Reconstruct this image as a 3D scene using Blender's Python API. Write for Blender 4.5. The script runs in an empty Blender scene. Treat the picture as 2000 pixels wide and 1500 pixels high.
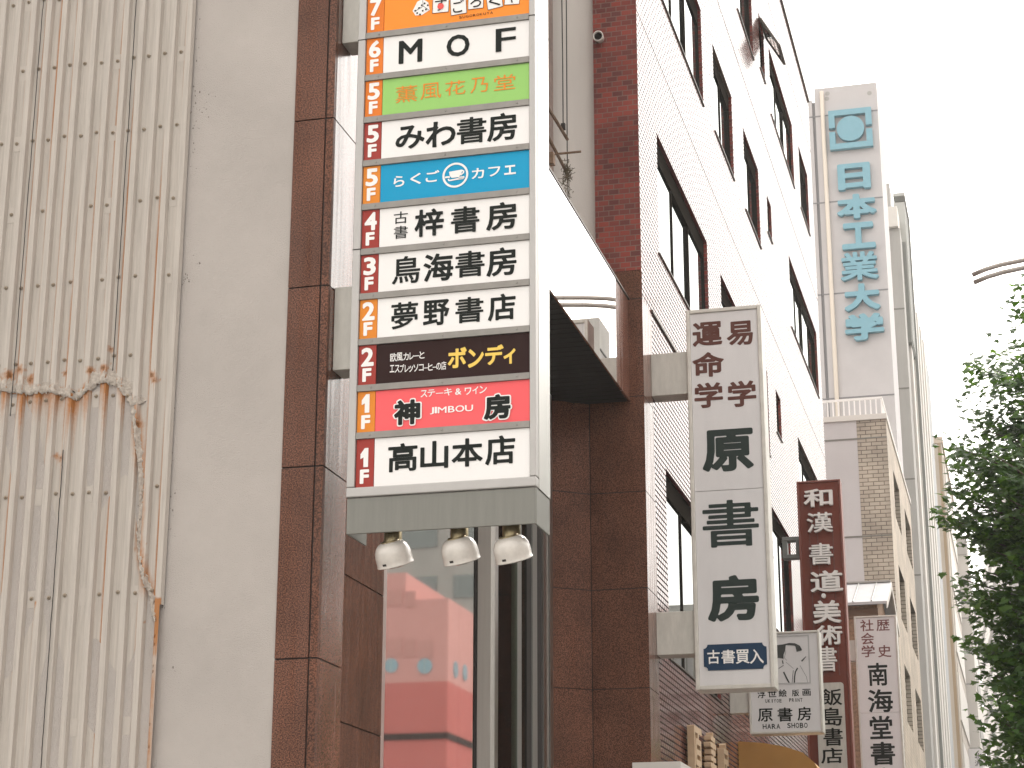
import bpy, math, random
import numpy as np
from mathutils import Vector, Matrix, noise
random.seed(7)
rad = math.radians
SC = bpy.context.scene
COL = SC.collection

# ------------------------------------------------------------------ camera
YAW, PITCH, ROLL, FPX = rad(14.6933), rad(17.0195), rad(0.06184), 3797.75
_cy, _sy, _cp, _sp = math.cos(YAW), math.sin(YAW), math.cos(PITCH), math.sin(PITCH)
FW = Vector((-_sy*_cp, _cy*_cp, _sp)); RT = Vector((_cy, _sy, 0)); UP = RT.cross(FW)
CR = math.cos(ROLL)*RT + math.sin(ROLL)*UP
CU = -math.sin(ROLL)*RT + math.cos(ROLL)*UP
EYE = Vector((0, 0, 1.6))
cam_d = bpy.data.cameras.new("camera"); cam = bpy.data.objects.new("camera", cam_d); COL.objects.link(cam)
cam_d.sensor_fit = 'HORIZONTAL'; cam_d.sensor_width = 36; cam_d.lens = FPX*36/2000
cam_d.clip_start = 0.1; cam_d.clip_end = 3000
cam.matrix_world = Matrix(((CR.x, CU.x, -FW.x, EYE.x), (CR.y, CU.y, -FW.y, EYE.y), (CR.z, CU.z, -FW.z, EYE.z), (0, 0, 0, 1)))
SC.camera = cam

# ------------------------------------------------------------------ light
SUN_EL, SUN_AZ = rad(46), rad(26)          # azimuth from +Y towards +X
W = bpy.data.worlds.new("World"); SC.world = W; W.use_nodes = True
wn, wl = W.node_tree.nodes, W.node_tree.links
bg = wn['Background']
sky = wn.new('ShaderNodeTexSky'); sky.sky_type = 'NISHITA'; sky.sun_disc = False
sky.sun_elevation = SUN_EL; sky.sun_rotation = SUN_AZ; sky.dust_density = 6; sky.air_density = 1.5
hs = wn.new('ShaderNodeHueSaturation'); hs.inputs['Saturation'].default_value = 0.12
cl = wn.new('ShaderNodeMixRGB'); cl.blend_type = 'MIX'; cl.inputs[0].default_value = 0.8
cl.inputs[2].default_value = (19.5, 18.7, 17.7, 1)          # bright overcast cloud
wl.new(sky.outputs[0], hs.inputs['Color']); wl.new(hs.outputs[0], cl.inputs[1]); # thin overcast is brighter around the veiled sun
SDIR = Vector((math.sin(SUN_AZ)*math.cos(SUN_EL), math.cos(SUN_AZ)*math.cos(SUN_EL), math.sin(SUN_EL)))
wt = wn.new('ShaderNodeTexCoord'); wd = wn.new('ShaderNodeVectorMath'); wd.operation = 'DOT_PRODUCT'; wd.inputs[1].default_value = SDIR
wl.new(wt.outputs['Generated'], wd.inputs[0])
wa = wn.new('ShaderNodeMath'); wa.operation = 'MAXIMUM'; wa.inputs[1].default_value = 0; wl.new(wd.outputs['Value'], wa.inputs[0])
wp = wn.new('ShaderNodeMath'); wp.operation = 'POWER'; wp.inputs[1].default_value = 4; wl.new(wa.outputs[0], wp.inputs[0])
wm = wn.new('ShaderNodeMath'); wm.operation = 'MULTIPLY_ADD'; wm.inputs[1].default_value = 1.15; wm.inputs[2].default_value = 1; wl.new(wp.outputs[0], wm.inputs[0])
wx = wn.new('ShaderNodeMixRGB'); wx.blend_type = 'MULTIPLY'; wx.inputs[0].default_value = 1; wl.new(cl.outputs[0], wx.inputs[1]); wl.new(wm.outputs[0], wx.inputs[2])
wl.new(wx.outputs[0], bg.inputs[0])
bg.inputs[1].default_value = 0.1
sd = bpy.data.lights.new("sun", 'SUN'); sd.energy = 1.2; sd.angle = rad(12); sd.color = (1, .95, .88)
sun = bpy.data.objects.new("sun", sd); COL.objects.link(sun)
sdir = Vector((math.sin(SUN_AZ)*math.cos(SUN_EL), math.cos(SUN_AZ)*math.cos(SUN_EL), math.sin(SUN_EL)))
sun.rotation_euler = sdir.to_track_quat('Z', 'Y').to_euler(); sun.location = (0, 0, 60)
SC.view_settings.view_transform = 'Standard'; SC.view_settings.look = 'None'
SC.view_settings.exposure = 0.30; SC.view_settings.gamma = 1
SC.render.engine = 'CYCLES'
SC.cycles.max_bounces = 8; SC.cycles.diffuse_bounces = 4; SC.cycles.glossy_bounces = 4; SC.cycles.transparent_max_bounces = 8

# ------------------------------------------------------------------ measuring helpers (photo point -> point on a real plane)
def ray(x, y): return FW*FPX + (x-1000)*CR - (y-750)*CU
def onY(x, y, Y):
    d = ray(x, y); return EYE + d*(Y/d.y)
def onX(x, y, X):
    d = ray(x, y); return EYE + d*(X/d.x)
def zc(ox, oy, s): return lambda *b: tuple((ox if i % 2 == 0 else oy) + v/s for i, v in enumerate(b))

# ------------------------------------------------------------------ mesh helpers
class MB:
    def __init__(self): self.v = []; self.f = []; self.m = []
    def add(self, vs, fs, mi=0):
        o = len(self.v); self.v += [tuple(p) for p in vs]; self.f += [tuple(i+o for i in f) for f in fs]; self.m += [mi]*len(fs); return self
    def box(self, x0, x1, y0, y1, z0, z1, mi=0):
        x0, x1 = min(x0, x1), max(x0, x1); y0, y1 = min(y0, y1), max(y0, y1); z0, z1 = min(z0, z1), max(z0, z1)
        return self.add([(x0,y0,z0),(x1,y0,z0),(x1,y1,z0),(x0,y1,z0),(x0,y0,z1),(x1,y0,z1),(x1,y1,z1),(x0,y1,z1)],
                 [(0,3,2,1),(4,5,6,7),(0,1,5,4),(1,2,6,5),(2,3,7,6),(3,0,4,7)], mi)
    def quad(self, a, b, c, d, mi=0): return self.add([a,b,c,d], [(0,1,2,3)], mi)
    def tube(self, pts, r, n=8, cap=True, mi=0):
        pts = [Vector(p) for p in pts]; rs = r if isinstance(r, (list, tuple)) else [r]*len(pts)
        o = []; 
        for i, p in enumerate(pts):
            t = (pts[min(i+1, len(pts)-1)] - pts[max(i-1, 0)]).normalized()
            a = t.cross(Vector((0.13, 0.2, 1)) if abs(t.z) < .95 else Vector((1, 0, 0))).normalized(); b = t.cross(a)
            for k in range(n):
                q = 2*math.pi*k/n; o.append(p + (a*math.cos(q) + b*math.sin(q))*rs[i])
        fs = [(i*n+k, i*n+(k+1) % n, (i+1)*n+(k+1) % n, (i+1)*n+k) for i in range(len(pts)-1) for k in range(n)]
        if cap: fs += [tuple(range(n))[::-1], tuple((len(pts)-1)*n+k for k in range(n))]
        return self.add(o, fs, mi)
    def lathe(self, prof, M, n=28, mi=0):
        o = [M @ Vector((r*math.cos(2*math.pi*k/n), r*math.sin(2*math.pi*k/n), z)) for r, z in prof for k in range(n)]
        fs = [(i*n+k, i*n+(k+1) % n, (i+1)*n+(k+1) % n, (i+1)*n+k) for i in range(len(prof)-1) for k in range(n)]
        return self.add(o, fs, mi)
    def prism(self, poly, f, w0, w1, mi=0):
        n = len(poly)
        vs = [f(u, v, w0) for u, v in poly] + [f(u, v, w1) for u, v in poly]
        fs = [tuple(range(n, 2*n)), tuple(range(n))[::-1]] + [(i, (i+1) % n, n+(i+1) % n, n+i) for i in range(n)]
        return self.add(vs, fs, mi)
BASE = {}
def setp(o, label=None, cat=None, group=None, kind=None):
    for k, v in (('label', label), ('category', cat), ('group', group), ('kind', kind)):
        if v: o[k] = v
    return o
def thing(name, label, cat, loc, group=None):
    o = bpy.data.objects.new(name, None); COL.objects.link(o); o.location = loc; o.empty_display_size = .2
    BASE[o.name] = Vector(loc); return setp(o, label, cat, group)
def obj(name, mb, mats, parent=None, loc=None, smooth=False, bevel=0, label=None):
    base = BASE[parent.name] if parent else Vector(loc or (0, 0, 0))
    me = bpy.data.meshes.new(name); me.from_pydata([Vector(p)-base for p in mb.v], [], mb.f)
    for m in (mats if isinstance(mats, (list, tuple)) else [mats]): me.materials.append(m)
    me.polygons.foreach_set('material_index', mb.m)
    if smooth: me.polygons.foreach_set('use_smooth', [True]*len(mb.f))
    me.update()
    o = bpy.data.objects.new(name, me); COL.objects.link(o)
    if parent: o.parent = parent; BASE[o.name] = base
    else: o.location = base; BASE[o.name] = base
    if label: o['label'] = label
    if bevel:
        b = o.modifiers.new('bevel', 'BEVEL'); b.width = bevel; b.segments = 2; b.limit_method = 'ANGLE'; b.angle_limit = rad(40)
    return o
def fix(o, parent):      # sub-part: its parent is a part whose own origin is the thing's base
    return o
def yp(Y): return lambda u, v, w: (u, Y-w, v)          # plane facing the viewer end of the street
def xp(X): return lambda u, v, w: (X+w, u, v)          # plane facing the street

# ------------------------------------------------------------------ materials
def mat(name, col, rough=.6, metal=0, spec=.5, var=0, vscale=4, bump=0, bscale=60, ior=None, stretch=None, coat=0, rvar=0):
    m = bpy.data.materials.new(name); m.use_nodes = True; n, l = m.node_tree.nodes, m.node_tree.links
    p = n['Principled BSDF']; p.inputs['Base Color'].default_value = (*col, 1); p.inputs['Roughness'].default_value = rough
    p.inputs['Metallic'].default_value = metal; p.inputs['Specular IOR Level'].default_value = spec
    if ior: p.inputs['IOR'].default_value = ior
    if coat: p.inputs['Coat Weight'].default_value = coat; p.inputs['Coat Roughness'].default_value = .05
    tc = n.new('ShaderNodeTexCoord'); mp = n.new('ShaderNodeMapping'); l.new(tc.outputs['Object'], mp.inputs[0])
    if stretch: mp.inputs['Scale'].default_value = stretch
    m['_tc'] = mp.name
    if var:
        t = n.new('ShaderNodeTexNoise'); t.inputs['Scale'].default_value = vscale; t.inputs['Detail'].default_value = 6; t.inputs['Roughness'].default_value = .65
        l.new(mp.outputs[0], t.inputs[0])
        r = n.new('ShaderNodeMapRange'); r.inputs[1].default_value = .25; r.inputs[2].default_value = .75; r.inputs[3].default_value = 1-var; r.inputs[4].default_value = 1+var*.6
        l.new(t.outputs[0], r.inputs[0])
        x = n.new('ShaderNodeMixRGB'); x.blend_type = 'MULTIPLY'; x.inputs[0].default_value = 1; x.inputs[1].default_value = (*col, 1)
        l.new(r.outputs[0], x.inputs[2]); l.new(x.outputs[0], p.inputs['Base Color'])
        if rvar:
            q = n.new('ShaderNodeMapRange'); q.inputs[3].default_value = rough-rvar; q.inputs[4].default_value = rough+rvar
            l.new(t.outputs[0], q.inputs[0]); l.new(q.outputs[0], p.inputs['Roughness'])
    if bump:
        t = n.new('ShaderNodeTexNoise'); t.inputs['Scale'].default_value = bscale; t.inputs['Detail'].default_value = 4
        l.new(tc.outputs['Object'], t.inputs[0]); b = n.new('ShaderNodeBump'); b.inputs['Strength'].default_value = bump; b.inputs['Distance'].default_value = .01
        l.new(t.outputs[0], b.inputs['Height']); l.new(b.outputs[0], p.inputs['Normal'])
    return m
def granite(name, ca, cb, rough, spec=.5):
    m = bpy.data.materials.new(name); m.use_nodes = True; n, l = m.node_tree.nodes, m.node_tree.links
    p = n['Principled BSDF']; tc = n.new('ShaderNodeTexCoord')
    v = n.new('ShaderNodeTexNoise'); v.inputs['Scale'].default_value = 105; v.inputs['Detail'].default_value = 3; l.new(tc.outputs['Object'], v.inputs[0])
    g = n.new('ShaderNodeTexNoise'); g.inputs['Scale'].default_value = 2.2; g.inputs['Detail'].default_value = 5; l.new(tc.outputs['Object'], g.inputs[0])
    r = n.new('ShaderNodeValToRGB'); r.color_ramp.elements[0].position = .40; r.color_ramp.elements[1].position = .62
    r.color_ramp.elements[0].color = (*ca, 1); r.color_ramp.elements[1].color = (*cb, 1); l.new(v.outputs[0], r.inputs[0])
    mr = n.new('ShaderNodeMapRange'); mr.inputs[1].default_value = .3; mr.inputs[2].default_value = .7; mr.inputs[3].default_value = .78; mr.inputs[4].default_value = 1.18; l.new(g.outputs[0], mr.inputs[0])
    x = n.new('ShaderNodeMixRGB'); x.blend_type = 'MULTIPLY'; x.inputs[0].default_value = 1; l.new(r.outputs[0], x.inputs[1]); l.new(mr.outputs[0], x.inputs[2])
    l.new(x.outputs[0], p.inputs['Base Color']); p.inputs['Roughness'].default_value = rough; p.inputs['Specular IOR Level'].default_value = spec
    # rain streaks in the polish
    mp = n.new('ShaderNodeMapping'); mp.inputs['Scale'].default_value = (9, 9, .5); l.new(tc.outputs['Object'], mp.inputs[0])
    s = n.new('ShaderNodeTexNoise'); s.inputs['Scale'].default_value = 1.6; s.inputs['Detail'].default_value = 5; l.new(mp.outputs[0], s.inputs[0])
    q = n.new('ShaderNodeMapRange'); q.inputs[1].default_value = .35; q.inputs[2].default_value = .7; q.inputs[3].default_value = rough*.7; q.inputs[4].default_value = rough*1.8
    l.new(s.outputs[0], q.inputs[0]); l.new(q.outputs[0], p.inputs['Roughness'])
    return m
def brick(name, axis, c1, c2, cm, bw, bh, mort, rough, spec=.5, off=(0, 0), ior=None, bumpd=.004):
    m = bpy.data.materials.new(name); m.use_nodes = True; n, l = m.node_tree.nodes, m.node_tree.links
    p = n['Principled BSDF']; g = n.new('ShaderNodeNewGeometry'); s = n.new('ShaderNodeSeparateXYZ'); c = n.new('ShaderNodeCombineXYZ')
    l.new(g.outputs['Position'], s.inputs[0]); l.new(s.outputs[0 if axis == 'x' else 1], c.inputs[0]); l.new(s.outputs[2], c.inputs[1])
    a = n.new('ShaderNodeVectorMath'); a.operation = 'ADD'; a.inputs[1].default_value = (100+off[0], 10+off[1], 0); l.new(c.outputs[0], a.inputs[0])
    b = n.new('ShaderNodeTexBrick'); b.inputs['Scale'].default_value = 1; b.inputs['Brick Width'].default_value = bw; b.inputs['Row Height'].default_value = bh
    b.inputs['Mortar Size'].default_value = mort; b.inputs['Mortar Smooth'].default_value = .1; b.inputs['Bias'].default_value = -.1
    b.inputs['Color1'].default_value = (*c1, 1); b.inputs['Color2'].default_value = (*c2, 1); b.inputs['Mortar'].default_value = (*cm, 1)
    l.new(a.outputs[0], b.inputs[0])
    t = n.new('ShaderNodeTexNoise'); t.inputs['Scale'].default_value = 1.1; t.inputs['Detail'].default_value = 5; l.new(g.outputs['Position'], t.inputs[0])
    r = n.new('ShaderNodeMapRange'); r.inputs[1].default_value = .3; r.inputs[2].default_value = .7; r.inputs[3].default_value = .75; r.inputs[4].default_value = 1.2; l.new(t.outputs[0], r.inputs[0])
    x = n.new('ShaderNodeMixRGB'); x.blend_type = 'MULTIPLY'; x.inputs[0].default_value = 1; l.new(b.outputs[0], x.inputs[1]); l.new(r.outputs[0], x.inputs[2])
    l.new(x.outputs[0], p.inputs['Base Color'])
    q = n.new('ShaderNodeMapRange'); q.inputs[3].default_value = rough; q.inputs[4].default_value = .85; l.new(b.outputs['Fac'], q.inputs[0]); l.new(q.outputs[0], p.inputs['Roughness'])
    sp = n.new('ShaderNodeMapRange'); sp.inputs[3].default_value = spec; sp.inputs[4].default_value = .05; l.new(b.outputs['Fac'], sp.inputs[0]); l.new(sp.outputs[0], p.inputs['Specular IOR Level'])
    if ior: p.inputs['IOR'].default_value = ior
    bm = n.new('ShaderNodeBump'); bm.invert = True; bm.inputs['Strength'].default_value = .6; bm.inputs['Distance'].default_value = bumpd
    l.new(b.outputs['Fac'], bm.inputs['Height']); l.new(bm.outputs[0], p.inputs['Normal'])
    return m
def glassy(name, tint, refl, dark=(.01, .012, .012), rough=.02, clear=True, ior=1.5):
    m = bpy.data.materials.new(name); m.use_nodes = True; n, l = m.node_tree.nodes, m.node_tree.links
    n.remove(n['Principled BSDF']); out = n['Material Output']
    g = n.new('ShaderNodeBsdfGlossy'); g.inputs[0].default_value = (.92, .95, .93, 1); g.inputs['Roughness'].default_value = rough
    if clear: t = n.new('ShaderNodeBsdfTransparent'); t.inputs[0].default_value = (*tint, 1)
    else: t = n.new('ShaderNodeBsdfDiffuse'); t.inputs[0].default_value = (*dark, 1)
    lw = n.new('ShaderNodeFresnel'); lw.inputs[0].default_value = ior
    a = n.new('ShaderNodeMath'); a.operation = 'ADD'; a.use_clamp = True; a.inputs[1].default_value = refl; l.new(lw.outputs[0], a.inputs[0])
    x = n.new('ShaderNodeMixShader'); l.new(a.outputs[0], x.inputs[0]); l.new(t.outputs[0], x.inputs[1]); l.new(g.outputs[0], x.inputs[2]); l.new(x.outputs[0], out.inputs[0])
    return m
M = {}
M['stucco'] = mat('stucco', (.455, .415, .385), .85, spec=.2, var=.10, vscale=1.3, bump=.8, bscale=190)
M['beige'] = mat('beige_render', (.76, .71, .665), .85, spec=.2, var=.06, vscale=1.5, bump=.2, bscale=60, stretch=(3, 3, .4))
M['granite'] = granite('brown_granite', (.043, .017, .010), (.20, .084, .050), .42, .22)
M['granite_pol'] = granite('polished_granite', (.075, .032, .023), (.25, .115, .08), .17, .9)
M['joint'] = mat('dark_joint', (.02, .016, .014), .8)
M['steel'] = mat('stainless', (.56, .545, .52), .32, metal=1, var=.08, vscale=6, stretch=(6, 6, .3), rvar=.06)
M['mirror'] = mat('mirror_steel', (.86, .84, .82), .004, metal=1, var=.03, vscale=2)
M['dullsteel'] = mat('dull_steel_paint', (.175, .172, .152), .42, metal=.25, var=.12, vscale=3, stretch=(7, 7, .5))
M['frame'] = mat('grey_sign_frame', (.40, .385, .37), .42, metal=.35, var=.06, vscale=5)
M['framed'] = mat('divider_strip', (.25, .235, .215), .5, metal=.3, var=.15, vscale=9)
M['cream'] = mat('cream_paint', (.52, .50, .455), .5, var=.16, vscale=6, stretch=(3, 3, .8))
M['whitepaint'] = mat('white_acrylic', (.80, .78, .765), .35, spec=.3, var=.025, vscale=2)
M['signgrey'] = mat('aged_sign_face', (.66, .64, .64), .35, var=.06, vscale=2.5, stretch=(2, 2, .5))
M['black'] = mat('black_letter', (.012, .015, .013), .6, spec=.12)
M['white'] = mat('white_letter', (.82, .80, .78), .5, spec=.2)
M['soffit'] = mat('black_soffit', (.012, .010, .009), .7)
M['dark'] = mat('dark_interior', (.015, .015, .014), .9)
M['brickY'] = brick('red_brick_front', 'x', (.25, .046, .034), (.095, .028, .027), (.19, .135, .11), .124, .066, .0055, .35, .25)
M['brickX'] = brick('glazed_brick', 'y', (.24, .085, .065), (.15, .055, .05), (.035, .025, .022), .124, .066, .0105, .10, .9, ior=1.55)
M['brickXs'] = brick('brown_small_brick', 'y', (.24, .15, .12), (.16, .10, .085), (.35, .32, .30), .1, .05, .005, .4)
M['bronze'] = mat('bronze_frame', (.11, .095, .08), .45, metal=.5)
M['darkframe'] = mat('dark_window_frame', (.022, .019, .016), .9, spec=.0)  # window frame, near black to paint in the shade of the reveal too
M['alu'] = mat('aluminium_frame', (.35, .35, .33), .4, metal=.6)
M['pane'] = glassy('window_pane', (0, 0, 0), .12, (.02, .024, .024), .015, clear=False)
M['shopglass'] = glassy('shop_glass', (.45, .48, .45), .58)
M['sideglass'] = glassy('side_glass', (.55, .62, .56), .03, ior=1.16)
M['asphalt'] = mat('asphalt', (.05, .05, .05), .9, var=.3, vscale=20)
M['paving'] = mat('paving', (.27, .26, .245), .85, var=.15, vscale=6)
M['concrete'] = mat('tower_concrete', (.50, .475, .475), .8, var=.10, vscale=.5, bump=.1, bscale=10)
M['concrete2'] = mat('grey_concrete', (.36, .35, .33), .8, var=.22, vscale=.35, stretch=(2, 2, .4))
M['greyblue'] = mat('blue_grey_concrete', (.36, .37, .375), .8, var=.15, vscale=.4)
M['offwhite'] = mat('off_white_render', (.62, .59, .55), .8, var=.05, vscale=.6)
M['beigeb'] = mat('tan_cladding', (.42, .34, .27), .8, var=.1, vscale=.5)

def P(parent): return parent
# ------------------------------------------------------------------ lettering
_gc = {}
def glyph(ch, off, solid):
    """filled outline plus, for heavier weights, a rounded band laid along every outline edge; unit box, z 0..1"""
    k = (ch, off, solid)
    if k in _gc: return _gc[k]
    c = bpy.data.curves.new('glyph', 'FONT'); c.body = ch; c.resolution_u = 3
    o = bpy.data.objects.new('glyph', c); COL.objects.link(o); bpy.context.view_layer.update()
    me = bpy.data.meshes.new_from_object(o.evaluated_get(bpy.context.evaluated_depsgraph_get()))
    P2 = [(v.co.x, v.co.y) for v in me.vertices]; F2 = [tuple(p.vertices) for p in me.polygons]
    bpy.data.objects.remove(o); bpy.data.curves.remove(c); bpy.data.meshes.remove(me)
    # merge doubles so that real outline edges can be told from inner ones
    key = {}; idx = []
    for p in P2:
        q = (round(p[0], 5), round(p[1], 5)); key.setdefault(q, len(key)); idx.append(key[q])
    P2 = list(key); F2 = [tuple(idx[i] for i in f) for f in F2]; F2 = [f for f in F2 if len(set(f)) == len(f)]
    ed = {}
    for f in F2:
        for a, b in zip(f, f[1:]+f[:1]): e = (min(a, b), max(a, b)); ed[e] = ed.get(e, 0)+1
    rim = [e for e, n in ed.items() if n == 1]
    # signed distance to the outline on a fine grid, thickened by off, then traced cell by cell
    A = np.array([P2[a] for a, b in rim]); B = np.array([P2[b] for a, b in rim])
    mn = np.minimum(A.min(0), B.min(0))-off-.02; mx = np.maximum(A.max(0), B.max(0))+off+.02
    N = 60; h = float(max(mx-mn))/N; nx_, ny_ = int((mx-mn)[0]/h)+2, int((mx-mn)[1]/h)+2
    gx, gy = np.meshgrid(mn[0]+h*np.arange(nx_), mn[1]+h*np.arange(ny_), indexing='ij'); Q = np.stack([gx.ravel(), gy.ravel()], 1)
    D = np.full(len(Q), 9.); C_ = np.zeros(len(Q), int)
    for a, b in zip(A, B):
        ab = b-a; t = np.clip(((Q-a) @ ab)/max(ab @ ab, 1e-12), 0, 1); D = np.minimum(D, np.linalg.norm(Q-a-t[:, None]*ab, axis=1))
        if a[1] != b[1]:
            cr_ = ((a[1] > Q[:, 1]) != (b[1] > Q[:, 1])) & (Q[:, 0] < (b[0]-a[0])*(Q[:, 1]-a[1])/(b[1]-a[1])+a[0]); C_ += cr_
    S = (np.where(C_ % 2 == 1, -D, D)-off).reshape(nx_, ny_)
    polys, walls = [], []
    G = lambda i, j: (mn[0]+h*i, mn[1]+h*j)
    for j in range(ny_-1):
        run = None
        for i in range(nx_):
            if i < nx_-1:
                c4 = [(i, j), (i+1, j), (i+1, j+1), (i, j+1)]; v4 = [S[p] for p in c4]; full = max(v4) <= 0
            else: full, v4 = False, [1, 1, 1, 1]
            if full:
                if run is None: run = i
                continue
            if run is not None: polys.append([G(run, j), G(i, j), G(i, j+1), G(run, j+1)]); run = None
            if min(v4) >= 0: continue
            pl_ = []; cut = []
            for k_ in range(4):
                p, q, va, vb = c4[k_], c4[(k_+1) % 4], v4[k_], v4[(k_+1) % 4]
                if va <= 0: pl_.append(G(*p))
                if (va <= 0) != (vb <= 0):
                    t = va/(va-vb); x = (mn[0]+h*(p[0]+t*(q[0]-p[0])), mn[1]+h*(p[1]+t*(q[1]-p[1]))); pl_.append(x); cut.append((x, va <= 0))
            if len(pl_) > 2: polys.append(pl_)
            for m_ in range(0, len(cut)-1, 2):
                a, b = cut[m_], cut[m_+1]; walls.append((a[0], b[0]) if a[1] else (b[0], a[0]))
    xs_ = [p[0] for q in polys for p in q]; ys_ = [p[1] for q in polys for p in q]
    x0, x1, y0, y1 = min(xs_), max(xs_), min(ys_), max(ys_)
    U = lambda p, z: ((p[0]-x0)/((x1-x0) or 1)-.5, (p[1]-y0)/((y1-y0) or 1)-.5, z, 0)
    vs, fs = [], []
    for q in polys:
        o_ = len(vs); vs += [U(p, 1) for p in q]; fs.append(tuple(range(o_, o_+len(q))))
    if solid:
        for a, b in walls: o_ = len(vs); vs += [U(a, 1), U(a, 0), U(b, 0), U(b, 1)]; fs.append((o_, o_+1, o_+2, o_+3))
    _gc[k] = (vs, fs); return _gc[k]
def put(mb, ch, cu, cv, w, h, f, off=.02, ext=0, lift=.003, thick=0, rot=0, mi=0):
    vs, fs = glyph(ch, max(0, off), thick > 0); c, s = math.cos(rot), math.sin(rot)
    mb.add([f(cu+(x*w*c-y*h*s), cv+(x*w*s+y*h*c), lift+z*thick) for x, y, z, q in vs], fs, mi)
def boxY(b, Y, slope=.09):      # photo box -> (centre u, centre v, width, height) on a plane facing the camera end
    x0, y0, x1, y1 = b; cx, cy = (x0+x1)/2, (y0+y1)/2
    c = onY(cx, cy, Y); w = (onY(cx+.5, cy, Y)-onY(cx-.5, cy, Y)).x; h = (onY(cx, cy-.5, Y)-onY(cx, cy+.5, Y)).z
    return c.x, c.z, (x1-x0)*w, max((y1-y0)-slope*(x1-x0), .5*(y1-y0))*h
def textY(mb, items, Y, off=.02, conv=None, lift=.003, slope=.09, **k):
    for ch, b in items:
        if conv: b = conv(*b)
        u, v, w, h = boxY(b, Y, slope); put(mb, ch, u, v, w, h, yp(Y), off=off, lift=lift, **k)
def ribbon(mb, pts, wd, f, lift=.004, mi=0):
    n = len(pts); L = []
    for i, (u, v) in enumerate(pts):
        a = pts[max(i-1, 0)]; b = pts[min(i+1, n-1)]; dx, dy = b[0]-a[0], b[1]-a[1]; d = math.hypot(dx, dy) or 1
        ww = wd[i] if isinstance(wd, (list, tuple)) else wd
        L.append(((u-dy/d*ww/2, v+dx/d*ww/2), (u+dy/d*ww/2, v-dx/d*ww/2)))
    for i in range(n-1):
        (a, b), (c, d) = L[i], L[i+1]
        mb.quad(f(*b, lift), f(*d, lift), f(*c, lift), f(*a, lift), mi)
def disc(mb, cu, cv, r, f, lift, n=28, r2=0, mi=0):
    o = [(cu+r*math.cos(2*math.pi*k/n), cv+r*math.sin(2*math.pi*k/n)) for k in range(n)]
    if not r2: mb.add([f(u, v, lift) for u, v in o], [tuple(range(n))], mi)
    else:
        i = [(cu+r2*math.cos(2*math.pi*k/n), cv+r2*math.sin(2*math.pi*k/n)) for k in range(n)]
        mb.add([f(u, v, lift) for u, v in o+i], [(k, (k+1) % n, n+(k+1) % n, n+k) for k in range(n)], mi)

# ------------------------------------------------------------------ wall with openings, on a plane mapped by f(u, v, depth)
def holes_wall(mb, u0, u1, v0, v1, holes, f, depth, mi=0, mj=0):
    us = sorted({u0, u1, *[h[0] for h in holes], *[h[1] for h in holes]}); vs = sorted({v0, v1, *[h[2] for h in holes], *[h[3] for h in holes]})
    us = [u for u in us if u0 <= u <= u1]; vs = [v for v in vs if v0 <= v <= v1]
    for i in range(len(us)-1):
        for j in range(len(vs)-1):
            a, b, c, d = us[i], us[i+1], vs[j], vs[j+1]; cu, cv = (a+b)/2, (c+d)/2
            if any(h[0] < cu < h[1] and h[2] < cv < h[3] for h in holes): continue
            mb.quad(f(a, c, 0), f(b, c, 0), f(b, d, 0), f(a, d, 0), mi)
    for a, b, c, d in holes:
        mb.quad(f(a, c, 0), f(a, d, 0), f(a, d, -depth), f(a, c, -depth), mj)
        mb.quad(f(b, c, -depth), f(b, d, -depth), f(b, d, 0), f(b, c, 0), mj)
        mb.quad(f(a, d, 0), f(b, d, 0), f(b, d, -depth), f(a, d, -depth), mj)
        mb.quad(f(a, c, -depth), f(b, c, -depth), f(b, c, 0), f(a, c, 0), mj)
    return mb
def fbox(mb, f, u0, u1, v0, v1, w0, w1, mi=0):
    p, q = f(u0, v0, w0), f(u1, v1, w1); return mb.box(p[0], q[0], p[1], q[1], p[2], q[2], mi)
def window(parent, f, h, depth, n, fm, pm, sill=None, split=None, name='window', head=0):
    a, b, c, d = h; t = .055; e = .004; fr = MB()
    w0, w1 = -depth+.01, -depth+min(.09, depth*.6)
    fbox(fr, f, a+e, a+t, c+e, d-e, w0, w1); fbox(fr, f, b-t, b-e, c+e, d-e, w0, w1)
    hd = head or t
    fbox(fr, f, a+t, b-t, c+e, c+t, w0, w1); fbox(fr, f, a+t, b-t, d-hd, d-e, w0, w1)
    cuts = [a+t+(b-a-2*t)*k/n for k in range(n+1)] if not split else [a+t] + list(split) + [b-t]
    for k in range(1, len(cuts)-1): fbox(fr, f, cuts[k]-.035, cuts[k]+.035, c+t, d-hd, w0, w1-.008)
    o = obj(name, fr, fm, parent)
    for k in range(len(cuts)-1):
        pn = MB(); l, r = cuts[k]+(.035 if k else 0)+.002, cuts[k+1]-(.035 if k < len(cuts)-2 else 0)-.002
        w = -depth+(.03 if k % 2 else .05); fbox(pn, f, l, r, c+t+.002, d-hd-.002, w-.006, w); q = obj('pane', pn, pm, o)
    if sill:
        s = MB(); fbox(s, f, a-.02, b+.02, c-.022, c-.003, -depth+.08, .018); obj('sill', s, sill, o)
    return o

# ================================================================== SETTING
g = MB(); g.box(-400, 400, -300, 900, -.5, 0); setp(obj('ground', g, M['paving']), kind='structure')
g = MB(); g.box(1.6, 12.5, -250, 800, .002, .004); setp(obj('road', g, M['asphalt']), kind='structure')
g = MB(); g.box(1.42, 1.596, -250, 800, .001, .14); setp(obj('kerb', g, M['concrete']), kind='structure')

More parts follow.
